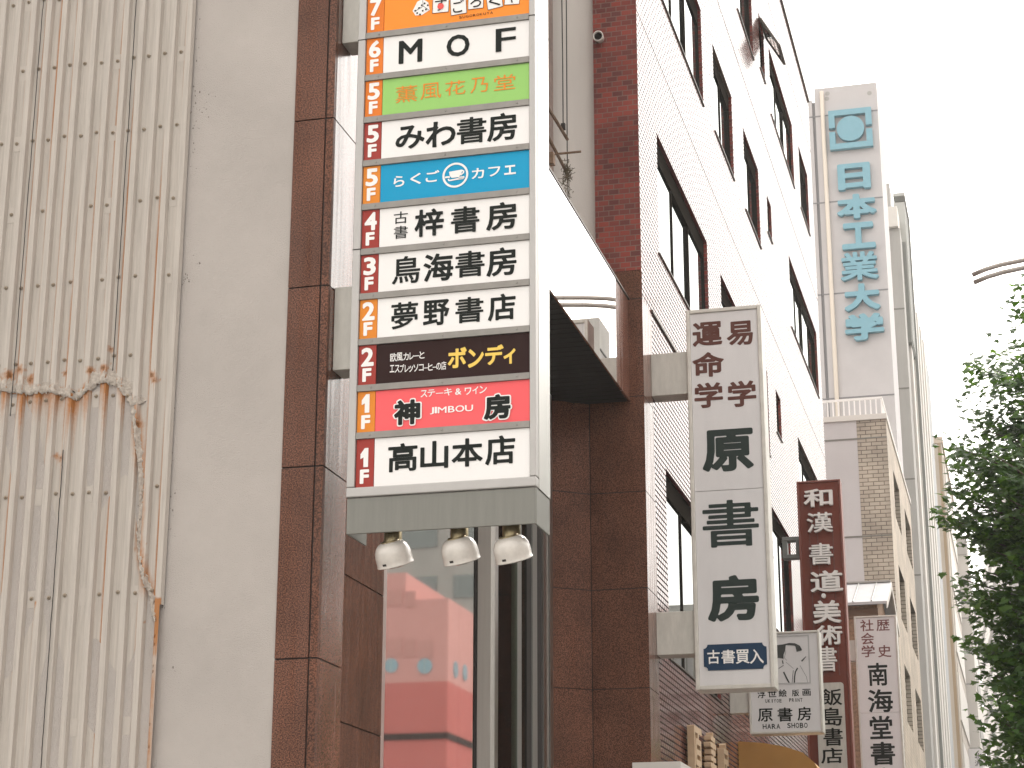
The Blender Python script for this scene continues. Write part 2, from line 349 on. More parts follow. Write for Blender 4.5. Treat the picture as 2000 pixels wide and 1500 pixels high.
# ================================================================== NEAR BUILDING (brown granite, stucco flank)
XF = -4.84
kb = thing('office_building', 'tall building with grey stucco flank wall and brown granite corner pier', 'building', (-6.4, 15, 0))
XS = onY(556, 750, 13).x
s = MB(); s.box(-16, XS-.001, 13.012, 13.6, 0, 26); obj('stucco_wall', s, M['stucco'], kb)
pier = MB(); jn = MB()
zj = [0, 1.0, 2.39, 3.787, 5.2, 6.606, 7.985, 9.36, 10.75, 12.1, 13.5, 26]
XG = -4.905
for a, b in zip(zj[:-1], zj[1:]):
    pier.box(XS, XG-.006, 13.0, 13.3, a+.006, b-.006)
    pier.box(XG+.006, XF-.001, 13.004, 13.05, a+.006, b-.006)
jn.box(XS+.01, XF-.012, 13.014, 13.49, 0, 26)
po = obj('granite_pier', pier, M['granite'], kb); obj('joint', jn, M['joint'], po)
side = MB()
for a, b in zip(zj[:-1], zj[1:]): side.box(XF-.02, XF, 13.051, 13.52, a+.006, b-.006)
obj('pier_side', side, M['granite_pol'], kb)
# recessed entrance wall
XR = -5.645; YG = 17.6
rz = []
for y in (1120, 1412): rz.append(onX(671, y, XR).z)
st = rz[0]-rz[1]; zr = sorted(rz[0]-st*k for k in range(-3, 6)); zr = [z for z in zr if 0 < z < 8.4]; zr = [0]+zr+[8.6]
rw = MB(); rj = MB()
for a, b in zip(zr[:-1], zr[1:]): rw.box(XR-.1, XR, 13.5, 16.86, a+.007, b-.007)
rj.box(XR-.2, XR-.012, 13.5, 16.86, 0, 8.6)
ro = obj('entrance_wall', rw, M['granite'], kb); obj('joint', rj, M['joint'], ro)
# upper body above the canopy, street face of small brown tile
ub = MB(); ub.box(-14, XF-.01, 13.62, 20.4, 7.95, 26); obj('upper_wall', ub, M['brickXs'], kb)
ib = MB(); ib.box(-14, XR-.21, 13.62, 16.8, 0, 7.94); ib.box(-14, -9, 16.81, 20.4, 0, 7.94); obj('inner_wall', ib, M['dark'], kb)
fl = MB(); fl.box(-9, XF-.05, 17.7, 20.4, 0.005, 2.6); obj('floor_slab', fl, M['dark'], kb)
# glazed shop front: splayed front pane, corner post, pane along the street
sf = thing('shop_front', 'glazed shop front with stainless corner post under the sign', 'shop window', (-5.4, 18.5, 0))
PR_ = onY(931, 1300, YG); PR_.z = 0                      # right end of the splayed pane
def on_splay(px, py):                                     # 45 degree plane through PR_
    d = ray(px, py); n = Vector((1, -1, 0)); return EYE + d*((PR_-EYE).dot(n)/d.dot(n))
GL = on_splay(752, 1300); GR = on_splay(929, 1300)
def slab45(mb, a, b, z0, z1, t0, t1):
    n = Vector((.7071, -.7071, 0)); a = Vector((a.x, a.y, 0)); b = Vector((b.x, b.y, 0)); q = [a+n*t1, b+n*t1, b+n*t0, a+n*t0]
    mb.add([(p.x, p.y, z) for z in (z0, z1) for p in q], [(0,3,2,1), (4,5,6,7), (0,1,5,4), (1,2,6,5), (2,3,7,6), (3,0,4,7)])
fr = MB(); slab45(fr, on_splay(743.5, 1300), on_splay(751, 1300), 0, 7.8, -.05, .02); obj('window_frame', fr, M['steel'], sf, bevel=.004)
fr = MB(); slab45(fr, on_splay(925, 1300), on_splay(931, 1300), 0, 7.8, -.04, .012); obj('gasket', fr, M['joint'], sf)
pn = MB(); slab45(pn, on_splay(751.3, 1300), on_splay(924.7, 1300), .3, 7.8, -.012, 0); obj('front_pane', pn, M['shopglass'], sf)
xa, xb = onY(932, 1300, YG).x, onY(960, 1300, YG).x
pt = MB(); pt.box(xa+.004, xb, YG-.02, YG+.12, 0, 7.8); obj('corner_post', pt, mat('brushed_post', (.46, .44, .41), .5, metal=.35, var=.08, vscale=4, stretch=(8, 8, .4)), sf, bevel=.006)
XW = xb-.03
def yx(px): return onX(px, 1300, XW).y
q = MB(); q.box(XW-.34, XW-.3, YG+.13, 20.3, 0, 7.8); obj('backing', q, mat('dark_green_blind', (.02, .035, .026), .6), sf)  # dark sheet: the side pane's tree reflection put into its colour
q = MB(); q.box(XW-.29, XW-.27, yx(1000), yx(1009), 0, 7.8); obj('blind', q, mat('pale_green_blind', (.30, .36, .32), .6), sf)  # pale strip paints in a vertical reflection of the side pane
pn = MB(); pn.box(XW-.012, XW, YG+.125, yx(1036), .3, 7.8); obj('side_pane', pn, M['sideglass'], sf)
for a, b, m, pr in ((962, 971, 'steel', .01), (1010, 1018, 'alu', .005), (1027, 1036, 'joint', .012), (1037, 1046, 'alu', .02), (1047, 1057, 'joint', .008), (1058, 1064, 'steel', .022), (1065, 1070, 'framed', .012), (1071, 1077, 'steel', .02)):
    q = MB(); q.box(XW-.1, XW+pr, yx(a), yx(b)-.004, 0, 7.8); obj('mullion', q, M[m], sf)
# canopy of polished steel
XC = -4.05
cp = thing('canopy', 'mirror polished steel canopy over the entrance with black underside', 'canopy', (-4.4, 17.4, 7.8))
ZC0, ZC1 = 7.845, 9.07
Ye = 19.97
for a, b in ((16.5, 17.42), (17.42, 18.25), (18.25, Ye)):
    q = MB(); q.box(XC-.02, XC, a+.003, b-.003, ZC0, ZC1); obj('fascia_panel', q, M['mirror'], cp)
q = MB(); q.box(XC-.03, XC-.002, Ye+.001, 20.74, ZC0+.004, ZC1-.02); obj('granite_panel', q, M['granite_pol'], cp)
q = MB(); q.box(XF, XC-.021, 16.49, 20.74, ZC1-.06, ZC1-.003); obj('top_sheet', q, M['steel'], cp)
q = MB(); q.box(XC-.04, XC+.008, 16.49, 20.74, ZC1+.001, ZC1+.018); obj('edge_trim', q, M['bronze'], cp)
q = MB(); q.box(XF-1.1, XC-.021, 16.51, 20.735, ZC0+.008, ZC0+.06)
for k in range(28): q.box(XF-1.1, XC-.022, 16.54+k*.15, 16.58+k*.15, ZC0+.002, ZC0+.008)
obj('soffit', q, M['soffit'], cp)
q = MB(); q.box(XF, XC-.021, 16.49, 16.507, ZC0+.061, ZC1-.061); obj('end_panel', q, M['steel'], cp)

rk = random.Random(11); mck = mat('chipped_edge', (.15, .13, .11), .9, var=.4, vscale=60)
q = MB()
for (x0_, y0_, x1_, y1_, n_k, sp_) in ((386, 20, 374, 330, 34, 5), (410, 175, 395, 260, 12, 9), (362, 540, 358, 552, 14, 6), (342, 760, 334, 930, 16, 3), (338, 950, 330, 1040, 16, 6), (372, 500, 390, 520, 5, 5), (320, 1180, 316, 1200, 6, 4), (333, 1300, 338, 1330, 4, 8)):
    for k in range(n_k):
        t = rk.random(); p = onY(x0_+(x1_-x0_)*t+rk.gauss(0, sp_), y0_+(y1_-y0_)*t+rk.gauss(0, 6), 13.012); r = rk.uniform(.002, .008); n6 = 6; ph = rk.uniform(0, 6); el = rk.uniform(.4, 2.4)
        q.add([(p.x+r*rk.uniform(.4, 1)*math.cos(ph+m_*math.pi/3), 13.0105-.00002*k, p.z+el*r*rk.uniform(.4, 1)*math.sin(ph+m_*math.pi/3)) for m_ in range(n6)], [tuple(range(n6))])
setp(obj('chipped_render', q, mck, kb), kind='stuff')
# ------------------------------------------------------------------ corrugated cladding on the flank
mc = mat('painted_corrugated_steel', (.445, .402, .358), .55, spec=.35)
n_, l_ = mc.node_tree.nodes, mc.node_tree.links; p_ = n_['Principled BSDF']; tc_ = n_.new('ShaderNodeTexCoord')
at = n_.new('ShaderNodeAttribute'); at.attribute_name = 'rust'
mp_ = n_.new('ShaderNodeMapping'); mp_.inputs['Scale'].default_value = (30, 30, 1.2); l_.new(tc_.outputs['Object'], mp_.inputs[0])
st_ = n_.new('ShaderNodeTexNoise'); st_.inputs['Scale'].default_value = 2; st_.inputs['Detail'].default_value = 6; l_.new(mp_.outputs[0], st_.inputs[0])
fn_ = n_.new('ShaderNodeTexNoise'); fn_.inputs['Scale'].default_value = 42; fn_.inputs['Detail'].default_value = 6; fn_.inputs['Roughness'].default_value = .7; l_.new(tc_.outputs['Object'], fn_.inputs[0])
def mth(op, a, b, clamp=False):
    q = n_.new('ShaderNodeMath'); q.operation = op; q.use_clamp = clamp
    for i, v in enumerate((a, b)):
        if isinstance(v, (int, float)): q.inputs[i].default_value = v
        else: l_.new(v, q.inputs[i])
    return q.outputs[0]
sepc = n_.new('ShaderNodeSeparateColor'); l_.new(at.outputs['Color'], sepc.inputs[0])
rs = mth('MULTIPLY', sepc.outputs[0], mth('ADD', mth('MULTIPLY', st_.outputs[0], 1.3), mth('MULTIPLY', fn_.outputs[0], .9)))
rs = mth('SUBTRACT', mth('MULTIPLY', rs, 1.5), .35, True)
dk = mth('SUBTRACT', mth('MULTIPLY', sepc.outputs[1], mth('MULTIPLY', fn_.outputs[0], 3.2)), .9, True)
dirt = n_.new('ShaderNodeMapRange'); dirt.inputs[1].default_value = .3; dirt.inputs[2].default_value = .75; dirt.inputs[3].default_value = 1.06; dirt.inputs[4].default_value = .82; l_.new(st_.outputs[0], dirt.inputs[0])
m1 = n_.new('ShaderNodeMixRGB'); m1.blend_type = 'MULTIPLY'; m1.inputs[0].default_value = 1; m1.inputs[1].default_value = (.445, .402, .358, 1); l_.new(dirt.outputs[0], m1.inputs[2])
m2 = n_.new('ShaderNodeMixRGB'); l_.new(rs, m2.inputs[0]); l_.new(m1.outputs[0], m2.inputs[1]); m2.inputs[2].default_value = (.33, .135, .04, 1)
m3 = n_.new('ShaderNodeMixRGB'); l_.new(dk, m3.inputs[0]); l_.new(m2.outputs[0], m3.inputs[1]); m3.inputs[2].default_value = (.035, .018, .01, 1)
l_.new(m3.outputs[0], p_.inputs['Base Color'])
bp_ = n_.new('ShaderNodeBump'); bp_.inputs['Strength'].default_value = .25; bp_.inputs['Distance'].default_value = .006; l_.new(fn_.outputs[0], bp_.inputs['Height']); l_.new(bp_.outputs[0], p_.inputs['Normal'])

seam_px = [(-60, 768), (0, 760), (30, 764), (60, 768), (95, 762), (125, 770), (150, 776), (175, 760), (190, 748), (212, 745), (235, 752), (250, 775), (262, 796), (268, 830), (272, 870), (276, 930), (276, 1000), (272, 1045), (275, 1090), (286, 1135), (297, 1165), (300, 1190), (306, 1215)]
SEAM = [(onY(x, y, 13).x, onY(x, y, 13).z) for x, y in seam_px]
def seam_dist(x, z):
    best = 9; 
    for (ax, az), (bx, bz) in zip(SEAM[:-1], SEAM[1:]):
        dx, dz = bx-ax, bz-az; t = max(0, min(1, ((x-ax)*dx+(z-az)*dz)/(dx*dx+dz*dz))); d = math.hypot(x-ax-t*dx, z-az-t*dz)
        best = min(best, d)
    return best
def seam_z(x):
    for (ax, az), (bx, bz) in zip(SEAM[:-1], SEAM[1:]):
        if ax <= x <= bx and bx > ax: return az+(bz-az)*(x-ax)/(bx-ax)
    return SEAM[0][1] if x < SEAM[0][0] else -1
XE = -6.045; PITCH_R = .14
RX = onY(306, 1215, 13).x
def rib(x):       # outward height of the trapezoid profile
    t = ((XE-x)/PITCH_R) % 1
    if t < .10: return .032*t/.10 if t > 0 else 0
    if t < .42: return .032
    if t < .52: return .032*(1-(t-.42)/.10)
    return 0
xs = []
nr = 20
for k in range(nr):
    for t in (0.0, .05, .10, .18, .26, .34, .42, .47, .52, .62, .72, .82, .92): xs.append(XE-(k+t)*PITCH_R)
xs = sorted(xs)
zs = [.2, 1, 1.8, 2.4]+[2.8+.02*k for k in range(346)]+[9.9, 10.5, 11.5, 12.5]
cm = MB(); rust = []
def under(x, z): return z < seam_z(x+noise.noise((x*31, z*31, 0))*.012)+noise.noise((x*23, z*9, 4))*.03
nx = len(xs)
XCUT = onY(309, 1300, 13).x; ZCUT = onY(315, 1185, 13).z
xs = sorted(xs+[XCUT, XCUT+.0005]); nx = len(xs)
SPOT = [(0, 745, .06), (20, 735, .05), (40, 725, .05), (60, 742, .05), (130, 730, .03), (180, 726, .04), (205, 722, .05), (212, 745, .06), (190, 750, .07), (150, 778, .05), (118, 895, .035), (258, 790, .05), (272, 830, .045), (300, 735, .04), (305, 745, .03), (273, 1070, .05), (280, 1090, .04), (297, 1180, .04), (305, 1210, .05), (218, 683, .025), (70, 1180, .02), (110, 890, .03)]
SPOT = [(onY(x, y, 13).x, onY(x, y, 13).z, r) for x, y, r in SPOT]
STREAKX = {}
for z in zs:
    for x in xs:
        lo = under(x, z)
        y = 13.0-.004-rib(x)+(.016 if lo else 0)
        y += noise.noise((x*3, z*.8, 2))*.003
        cm.v.append((x, y, z))
        d = seam_dist(x, z) if 2.8 < z < 7.2 else 9
        r = 0; k = 0
        sz = seam_z(x)
        if lo and sz > 0 and d < 1.2:
            dd = sz-z
            amp = .8+.7*noise.noise((x*14, 0, 7))
            r = max(r, amp*math.exp(-max(dd, 0)/(.14+.5*abs(noise.noise((x*20, 1, 3))))))
        r = max(r, .8*math.exp(-(d/.05)**2))
        k = max(k, .75*math.exp(-(d/.022)**2)*(.5+noise.noise((x*9, z*9, 5))))
        for sx, szz, sr in SPOT:
            e = ((x-sx)/sr)**2+((z-szz)/sr)**2
            if e < 5: e *= 1+1.1*noise.noise((x*60, z*45, 6)); r = max(r, .85*math.exp(-e)); k = max(k, .85*math.exp(-e*1.5))
            if abs(x-sx) < .018 and 0 < szz-z < .5: r = max(r, .55*math.exp(-(szz-z)/.2)*(1-abs(x-sx)/.018))
        # thin runs of rust down the rib edges
        t = ((XE-x)/PITCH_R) % 1; ri = int((XE-x)/PITCH_R)
        if .45 < t < .64:
            r = max(r, max(0, noise.noise((ri*7.3, z*.35, 9))*1.6+.45)*(1 if t < .56 else .4)*.95)
        # the long orange run beside the stucco
        xr = XCUT-.004
        if z < onY(297, 1172, 13).z and z > 2.6 and x < XCUT+.012:
            w = .075*(1 if z > 3.8 else .55); e = abs(x-(xr-.02))/w
            if e < 1: r = max(r, (1-e*.5)*(1.2 if z > 3.85 else .8)*(.75+.5*noise.noise((1, z*3, 2))))
        if z < 2.8 or z > 9.8: r = k = 0
        rust.append((min(r, 1.2), max(0, min(k, 1)), 0, 1))
cm.f = [(j*nx+i, j*nx+i+1, (j+1)*nx+i+1, (j+1)*nx+i) for j in range(len(zs)-1) for i in range(nx-1) if not (zs[j] < ZCUT and xs[i] > XCUT)]; cm.m = [0]*len(cm.f)
cs = thing('corrugated_cladding', 'cream corrugated steel sheets with rust runs screwed to the grey stucco flank', 'cladding', (-7.3, 13, .2))
co = obj('steel_sheet', cm, mc, cs)
ca = co.data.color_attributes.new('rust', 'FLOAT_COLOR', 'POINT'); ca.data.foreach_set('color', [c for q in rust for c in q])
# lumpy old mortar along the broken upper edge
mo = MB(); N = 300; K = 10
tot = [0]
for (a, b), (c, d) in zip(SEAM[:-1], SEAM[1:]): tot.append(tot[-1]+math.hypot(c-a, d-b))
def along(s):
    for i in range(len(tot)-1):
        if s <= tot[i+1]: 
            t = (s-tot[i])/(tot[i+1]-tot[i]); return SEAM[i][0]+t*(SEAM[i+1][0]-SEAM[i][0]), SEAM[i][1]+t*(SEAM[i+1][1]-SEAM[i][1]), i
    return SEAM[-1][0], SEAM[-1][1], len(SEAM)-2
for i in range(N):
    x, z, sg = along(tot[-1]*i/(N-1)); x2, z2, _ = along(min(tot[-1], tot[-1]*i/(N-1)+.08)); d = Vector((x2-x, z2-z)); d = d.normalized() if d.length > 1e-6 else Vector((0, -1)); nn = Vector((-d.y, d.x))
    up_ = sg < 12
    wide = (.12+.10*noise.noise((i*.13, 3, 1))) if up_ else (.045+.03*noise.noise((i*.2, 3, 1)))
    for k in range(K):
        t = k/(K-1); px_, pz_ = x+nn.x*(t*wide-.02), z+nn.y*(t*wide-.02)
        e_ = 1.0 if k in (0, K-1) else .45
        px_ += noise.noise((i*.9, k*.7, 8))*.02*e_; pz_ += noise.noise((i*.9, k*.7, 12))*.032*e_
        fall = 1-max(0, (t-.25)/.75)
        h = -.003+(.0135*fall*(.8+.9*noise.noise((px_*42, pz_*42, 1))) if k else 0)-(.012 if k == K-1 else 0)
        mo.v.append((px_, 13.0-.004-rib(px_)*.93-h, pz_))
mo.f = [(i*K+k, i*K+k+1, (i+1)*K+k+1, (i+1)*K+k) for i in range(N-1) for k in range(K-1)]; mo.m = [0]*len(mo.f)
mm = mat('old_mortar', (.455, .405, .355), .9, spec=.1, var=.4, vscale=30, bump=.9, bscale=70)
obj('mortar_edge', mo, mm, cs, smooth=True)
# sheet laps: thin dark seams standing between the sheets
for px_, ya, yb in ((-7.401, 5.75, 12.4), (-6.562, 6.05, 12.4), (-6.93, .4, 5.45)):
    lp = MB()
    for q in range(40):
        a = ya+(yb-ya)*q/40; b = ya+(yb-ya)*(q+1)/40; o_ = .004*noise.noise((q*.6, px_, 1))
        lp.quad((px_+o_-.004, 12.966, a), (px_+o_+.004, 12.966, a), (px_+o_+.004, 12.966, b), (px_+o_-.004, 12.966, b))
    obj('lap_joint', lp, M['joint'], cs)
# screws with washers
bolt0 = None; mbolt = mat('weathered_screw', (.30, .25, .19), .6, metal=.3, var=.4, vscale=40)
rows = [9.335, 8.705, 8.074, 7.454, 6.815, 6.172, 5.86, 5.114, 4.329, 3.366]
cnt = 0
for rzv in rows:
    for k in range(17):
        x = XE-(k+.76)*PITCH_R
        if x < -7.86 or cnt >= 98: continue
        if 5.3 < rzv < 6 and x > -6.35: continue
        if rzv < 5.3 and x > XCUT-.02: continue
        if random.random() < .12 and rzv < 9: continue
        if bolt0 is None:
            b = MB(); Mx = Matrix.Translation((x, 12.998, rzv)) @ Matrix.Rotation(rad(90), 4, 'X')
            b.lathe([(0, .024), (.006, .024), (.008, .02), (.008, .012), (.015, .009), (.016, .002)], Mx, 10)
            bolt0 = obj('screw', b, mbolt, cs); bx, bz = x, rzv
        else:
            c = bolt0.copy(); COL.objects.link(c); c.parent = cs; c.location = (x-bx+random.uniform(-.006, .006), .016 if rzv < 6 and under(x, rzv) else 0, rzv-bz+random.uniform(-.012, .012)+(x+6)*.0)
        cnt += 1
# repair tabs below some screws
mtab = mat('repair_tab_paint', (.445, .402, .358), .6, var=.1)
for rzv, ks in ((9.335, (0, 4, 10)), (8.705, (0, 4, 10)), (8.074, (0, 4, 10)), (7.454, (0, 4, 10)), (6.815, (0, 4)), (5.86, (4, 9)), (5.114, (4, 7)), (4.329, (1, 4, 7)), (3.366, (1, 4))):
    for k in ks:
        x = XE-(k+.76)*PITCH_R; tb = MB(); yo_ = .016 if rzv < 6 else 0; tb.box(x-.03, x+.03, 12.9945+yo_, 12.9985+yo_, rzv-.08, rzv+.05); obj('repair_tab', tb, mtab, cs)

# ================================================================== DIRECTORY SIGN
YS = 13.0
ds = thing('directory_sign', 'tall backlit style floor directory sign in grey frame fixed to the granite pier', 'sign', (-3.9, 13.2, 4.67))
XL, XRt = onY(690, 500, YS).x-.055, -3.232
PL, PR = onY(694, 900, YS).x, onY(1033, 700, YS).x
ZB = 4.945; ZT = 10.2
XL = onY(675, 1000, YS).x
fm = MB()
fm.box(XL, PL-.004, YS, YS+.09, ZB+.075, ZT); fm.box(PR+.004, XRt, YS, YS+.09, ZB+.075, ZT)
fm.box(XL, XRt, YS-.004, YS+.09, ZB, ZB+.072)
obj('frame', fm, M['frame'], ds, bevel=.008)
for z in (8.62, 6.87):
    fj = MB(); fj.box(XL-.001, PL-.003, YS-.002, YS+.01, z-.004, z+.004); obj('frame_joint', fj, M['joint'], ds)
fj = MB(); fj.box(PR+.003, XRt+.001, YS-.002, YS+.01, 8.65, 8.658)
obj('frame_joint', fj, M['joint'], ds)
q = MB(); q.box(XL+.01, PL-.01, YS+.095, YS+.43, ZB+.02, ZT); q.box(PL, PR, YS+.1, YS+.43, ZB+.02, ZT); obj('cabinet', q, M['dullsteel'], ds)
q = MB()
for a, b in ((ZB+.004, 8.65), (8.656, ZT)): q.box(XRt-.02, XRt+.001, YS+.093, YS+.43, a, b)
obj('side_panel', q, M['steel'], ds)
q = MB(); ZA = 4.675
q.box(XL+.004, XRt-.006, YS+.012, YS+.03, ZA, ZB-.004); q.box(XRt-.018, XRt-.004, YS+.031, YS+.43, ZA, ZB-.004); q.box(XL+.004, XL+.018, YS+.031, YS+.43, ZA, ZB-.004)
obj('apron', q, M['dullsteel'], ds, bevel=.004)
DZ = [9.016, 8.653, 8.291, 7.935, 7.572, 7.212, 6.848, 6.49, 6.13, 5.771, 5.408, 5.042]
dv = []
for z in DZ[1:-1]:
    q = MB(); q.box(PL-.002, PR+.002, YS+.004, YS+.06, z-.024, z+.024)
    for t in (.08, .5, .93): q.lathe([(0, .006), (.006, .004), (.007, 0)], Matrix.Translation((PL+(PR-PL)*t, YS+.004, z)) @ Matrix.Rotation(rad(90), 4, 'X'), 8)
    obj('divider', q, M['framed'], ds)
C_OR, C_RD = (.72, .19, .025), (.33, .045, .035)
def pm(nm, c, r=.3): 
    if nm not in M: M[nm] = mat(nm, c, .5, spec=.15, var=.04, vscale=2)
    return M[nm]
m_or, m_rd = pm('orange_tile', C_OR), pm('red_tile', C_RD)
m_or2 = pm('amber_tile', (.70, .235, .03))
XT = PL+.138
za, zb, zt = zc(640, 0, 3), zc(640, 460, 2.778), zc(700, 0, 5.556)
m_panel = {'o': pm('orange_panel', (.88, .27, .035)), 'w': M['whitepaint'], 'g': pm('green_panel', (.30, .56, .155)), 'b': pm('blue_panel', (.008, .30, .53)), 'k': pm('brown_panel', (.022, .006, .005)), 'p': pm('coral_panel', (.83, .12, .13))}
m_ol, m_yl = pm('orange_letter', (.72, .25, .035)), pm('yellow_letter', (.80, .56, .12))
PANELS = [
 ('7', m_or, 'o', 'orange panel with white letter cards', []),
 ('6', m_or, 'w', None, [('black', .022, [('M', za(417,228,555,375)), ('O', za(697,197,832,337))]), ('black', .004, [('F', za(985,160,1103,305))])]),
 ('5', m_or, 'g', 'green panel with orange brush lettering', [(m_ol, -.004, [('薫', za(400,497,525,605)), ('風', za(545,482,665,585)), ('花', za(690,468,808,562)), ('乃', za(838,450,940,548)), ('堂', za(975,433,1100,532))])]),
 ('5', m_rd, 'w', None, [('black', .024, [('み', za(398,728,568,880)), ('わ', za(575,703,750,868)), ('書', za(757,678,930,848)), ('房', za(935,655,1110,832))])]),
 ('5', m_or2, 'b', 'blue panel with white cup emblem', [('white', .016, [('ら', za(387,1028,450,1097)), ('く', za(485,1013,548,1083)), ('ご', za(575,997,655,1070)), ('カ', za(845,982,917,1050)), ('フ', za(942,975,1012,1036)), ('ェ', za(1035,966,1103,1026))])]),
 ('4', m_rd, 'w', None, [('black', .004, [('古', za(388,1236,470,1314)), ('書', za(388,1320,470,1402))]), ('black', .024, [('梓', za(510,1217,682,1392)), ('書', za(723,1202,890,1372)), ('房', za(930,1178,1110,1354))])]),
 ('3', m_rd, 'w', None, [('black', .024, [('鳥', zb(350,105,502,268)), ('海', zb(520,90,682,255)), ('書', zb(693,76,852,232)), ('房', zb(862,58,1025,226))])]),
 ('2', m_or2, 'w', None, [('black', .024, [('夢', zb(345,355,490,512)), ('野', zb(518,343,660,494)), ('書', zb(693,327,845,480)), ('店', zb(870,310,1020,467))])]),
 ('2', m_rd, 'k', 'dark brown panel with yellow lettering', [('white', .01, [('欧', zb(340,637,374,686)), ('風', zb(374,634,408,683)), ('カ', zb(411,636,440,678)), ('レ', zb(445,634,468,674)), ('ー', zb(468,650,496,657)), ('と', zb(498,628,526,669)),
     ('エ', zb(338,702,362,744)), ('ス', zb(364,702,391,746)), ('プ', zb(392,698,415,744)), ('レ', zb(419,702,440,742)), ('ッ', zb(440,706,464,742)), ('ソ', zb(466,698,492,740)), ('コ', zb(496,698,521,736)), ('ー', zb(523,716,545,722)), ('ヒ', zb(546,692,570,734)), ('ー', zb(570,712,590,718)), ('の', zb(590,690,615,730)), ('店', zb(616,682,644,730))]),
     (m_yl, .035, [('ボ', zb(653,604,755,724)), ('ン', zb(762,612,848,720)), ('デ', zb(855,590,955,706)), ('ィ', zb(955,612,1020,700))])]),
 ('1', m_or2, 'p', 'coral pink panel with black and white lettering', [('white', .014, [('ス', zb(505,838,541,880)), ('テ', zb(543,834,583,876)), ('ー', zb(588,852,628,860)), ('キ', zb(632,826,676,870)), ('&', zb(692,828,726,866)), ('ワ', zb(744,824,780,866)), ('イ', zb(786,818,818,862)), ('ン', zb(824,814,864,858))]),
     ('white', .012, [('J', zb(556,932,578,972)), ('I', zb(582,930,594,966)), ('M', zb(598,928,646,966)), ('B', zb(654,924,690,962)), ('O', zb(694,920,742,960)), ('U', zb(746,918,790,956))]),
     ('white', .075, [('神', zb(354,878,512,1042)), ('房', zb(840,848,1002,1012))]), ('black', .045, [('神', zb(362,886,504,1034)), ('房', zb(849,856,994,1004))])]),
 ('1', m_rd, 'w', None, [('black', .024, [('高', zb(328,1120,487,1288)), ('山', zb(503,1108,655,1272)), ('本', zb(673,1093,842,1262)), ('店', zb(855,1078,1018,1250))])]),
]
fY = yp(YS+.02)
for i, (num, mt, pc, lab, txt) in enumerate(PANELS):
    z1, z0 = DZ[i]-.026, DZ[i+1]+.026
    if i == len(PANELS)-1: z0 = ZB+.075
    q = MB(); q.box(XT+.002, PR, YS+.02, YS+.05, z0, z1); po = obj('sign_panel', q, m_panel[pc], ds, label=lab)
    q = MB(); q.box(PL, XT-.002, YS+.019, YS+.05, z0, z1); to = obj('floor_tile', q, mt, ds)
    q = MB(); h = DZ[i]-DZ[i+1]-.05; cx = (PL+XT)/2
    if num == '1':
        a_, b_, w_ = z0+h*.475, z0+h*.93, .034
        q.add([yp(YS+.019)(cx+u_, v_, .003) for u_, v_ in ((-.012, a_), (.024, a_), (.024, b_), (-.004, b_), (-.036, b_-.045), (-.036, b_-.082), (-.012, b_-.07))], [(0, 1, 2, 3, 6), (3, 4, 5, 6)])
    else: put(q, num, cx, z0+h*.70, (.098 if num != '1' else .07), h*.47, yp(YS+.019), off=.036)
    put(q, 'F', cx-.002, z0+h*.25, .070, h*.34, yp(YS+.019), off=.042)
    obj('floor_number', q, M['white'], to)
    for j, (lm, off, items) in enumerate(txt):
        q = MB(); textY(q, [it for it in items if it[0] not in '書夢鳥'], YS+.02, off=off, lift=.003+.002*j); textY(q, [it for it in items if it[0] in '書夢鳥'], YS+.02, off=min(off, .016), lift=.003+.002*j); obj('lettering', q, M[lm] if isinstance(lm, str) else lm, po)
    if pc == 'o':      # letter cards and a white die
        cd = MB(); tx = MB(); rd = MB(); dt = MB()
        for ch, bx, rt in (('す', (808,-38,982,146), -.02), ('ご', (1003,-25,1172,165), .06), ('ろ', (1192,-62,1357,104), .0), ('く', (1395,-80,1560,100), .14), ('や', (1590,-110,1752,58), -.06)):
            u, v, w, h_ = boxY(zt(*bx), YS+.02); c_, s_ = math.cos(rt), math.sin(rt)
            cd.add([fY(u+a*w*c_-b*h_*s_, v+a*w*s_+b*h_*c_, .003) for a, b in ((-.5,-.5),(.5,-.5),(.5,.5),(-.5,.5))], [(0,1,2,3)])
            put(tx, ch, u, v, w*.72, h_*.78, fY, off=.006, lift=.0065, rot=rt)
            for a, b, c, d in ((-.5,-.5,.5,-.5),(.5,-.5,.5,.5),(-.5,-.5,-.5,.5)):
                ribbon(tx, [(u+a*w*c_-b*h_*s_, v+a*w*s_+b*h_*c_), (u+c*w*c_-d*h_*s_, v+c*w*s_+d*h_*c_)], .003, fY, .0055)
        u, v, w, h_ = boxY(zt(860,38,930,108), YS+.02); disc(rd, u, v, w/2, fY, .0085)
        die = [zt(x, y) for x, y in ((590,120),(640,20),(700,-10),(760,30),(775,110),(690,165),(620,170))]
        cd.add([fY(onY(x, y, YS+.02).x, onY(x, y, YS+.02).z, .003) for x, y in die[::-1]], [tuple(range(7))])
        for x, y in ((640,145),(670,160),(700,120),(735,105),(620,120),(755,60),(720,40),(660,90),(690,60)):
            a = onY(*zt(x, y), YS+.02); disc(dt, a.x, a.z, .0075, fY, .006, 12)
        for (x, y), (x2, y2) in (((705,70),(700,5)), ((705,70),(768,112)), ((705,70),(615,125))):
            a, b = onY(*zt(x, y), YS+.02), onY(*zt(x2, y2), YS+.02); ribbon(dt, [(a.x, a.z), (b.x, b.z)], .003, fY, .0055)
        for k, ch in enumerate('SUGOROKUYA'):
            x = 1095+k*37.5; y = 190-k*5.6; textY(tx, [(ch, zt(x, y-15, x+28, y+15))], YS+.02, off=.008, lift=.005)
        obj('letter_card', cd, M['white'], po); obj('lettering', tx, M['black'], po); obj('red_dot', rd, pm('red_dot', (.75, .10, .09)), po); obj('die_pip', dt, M['black'], po)
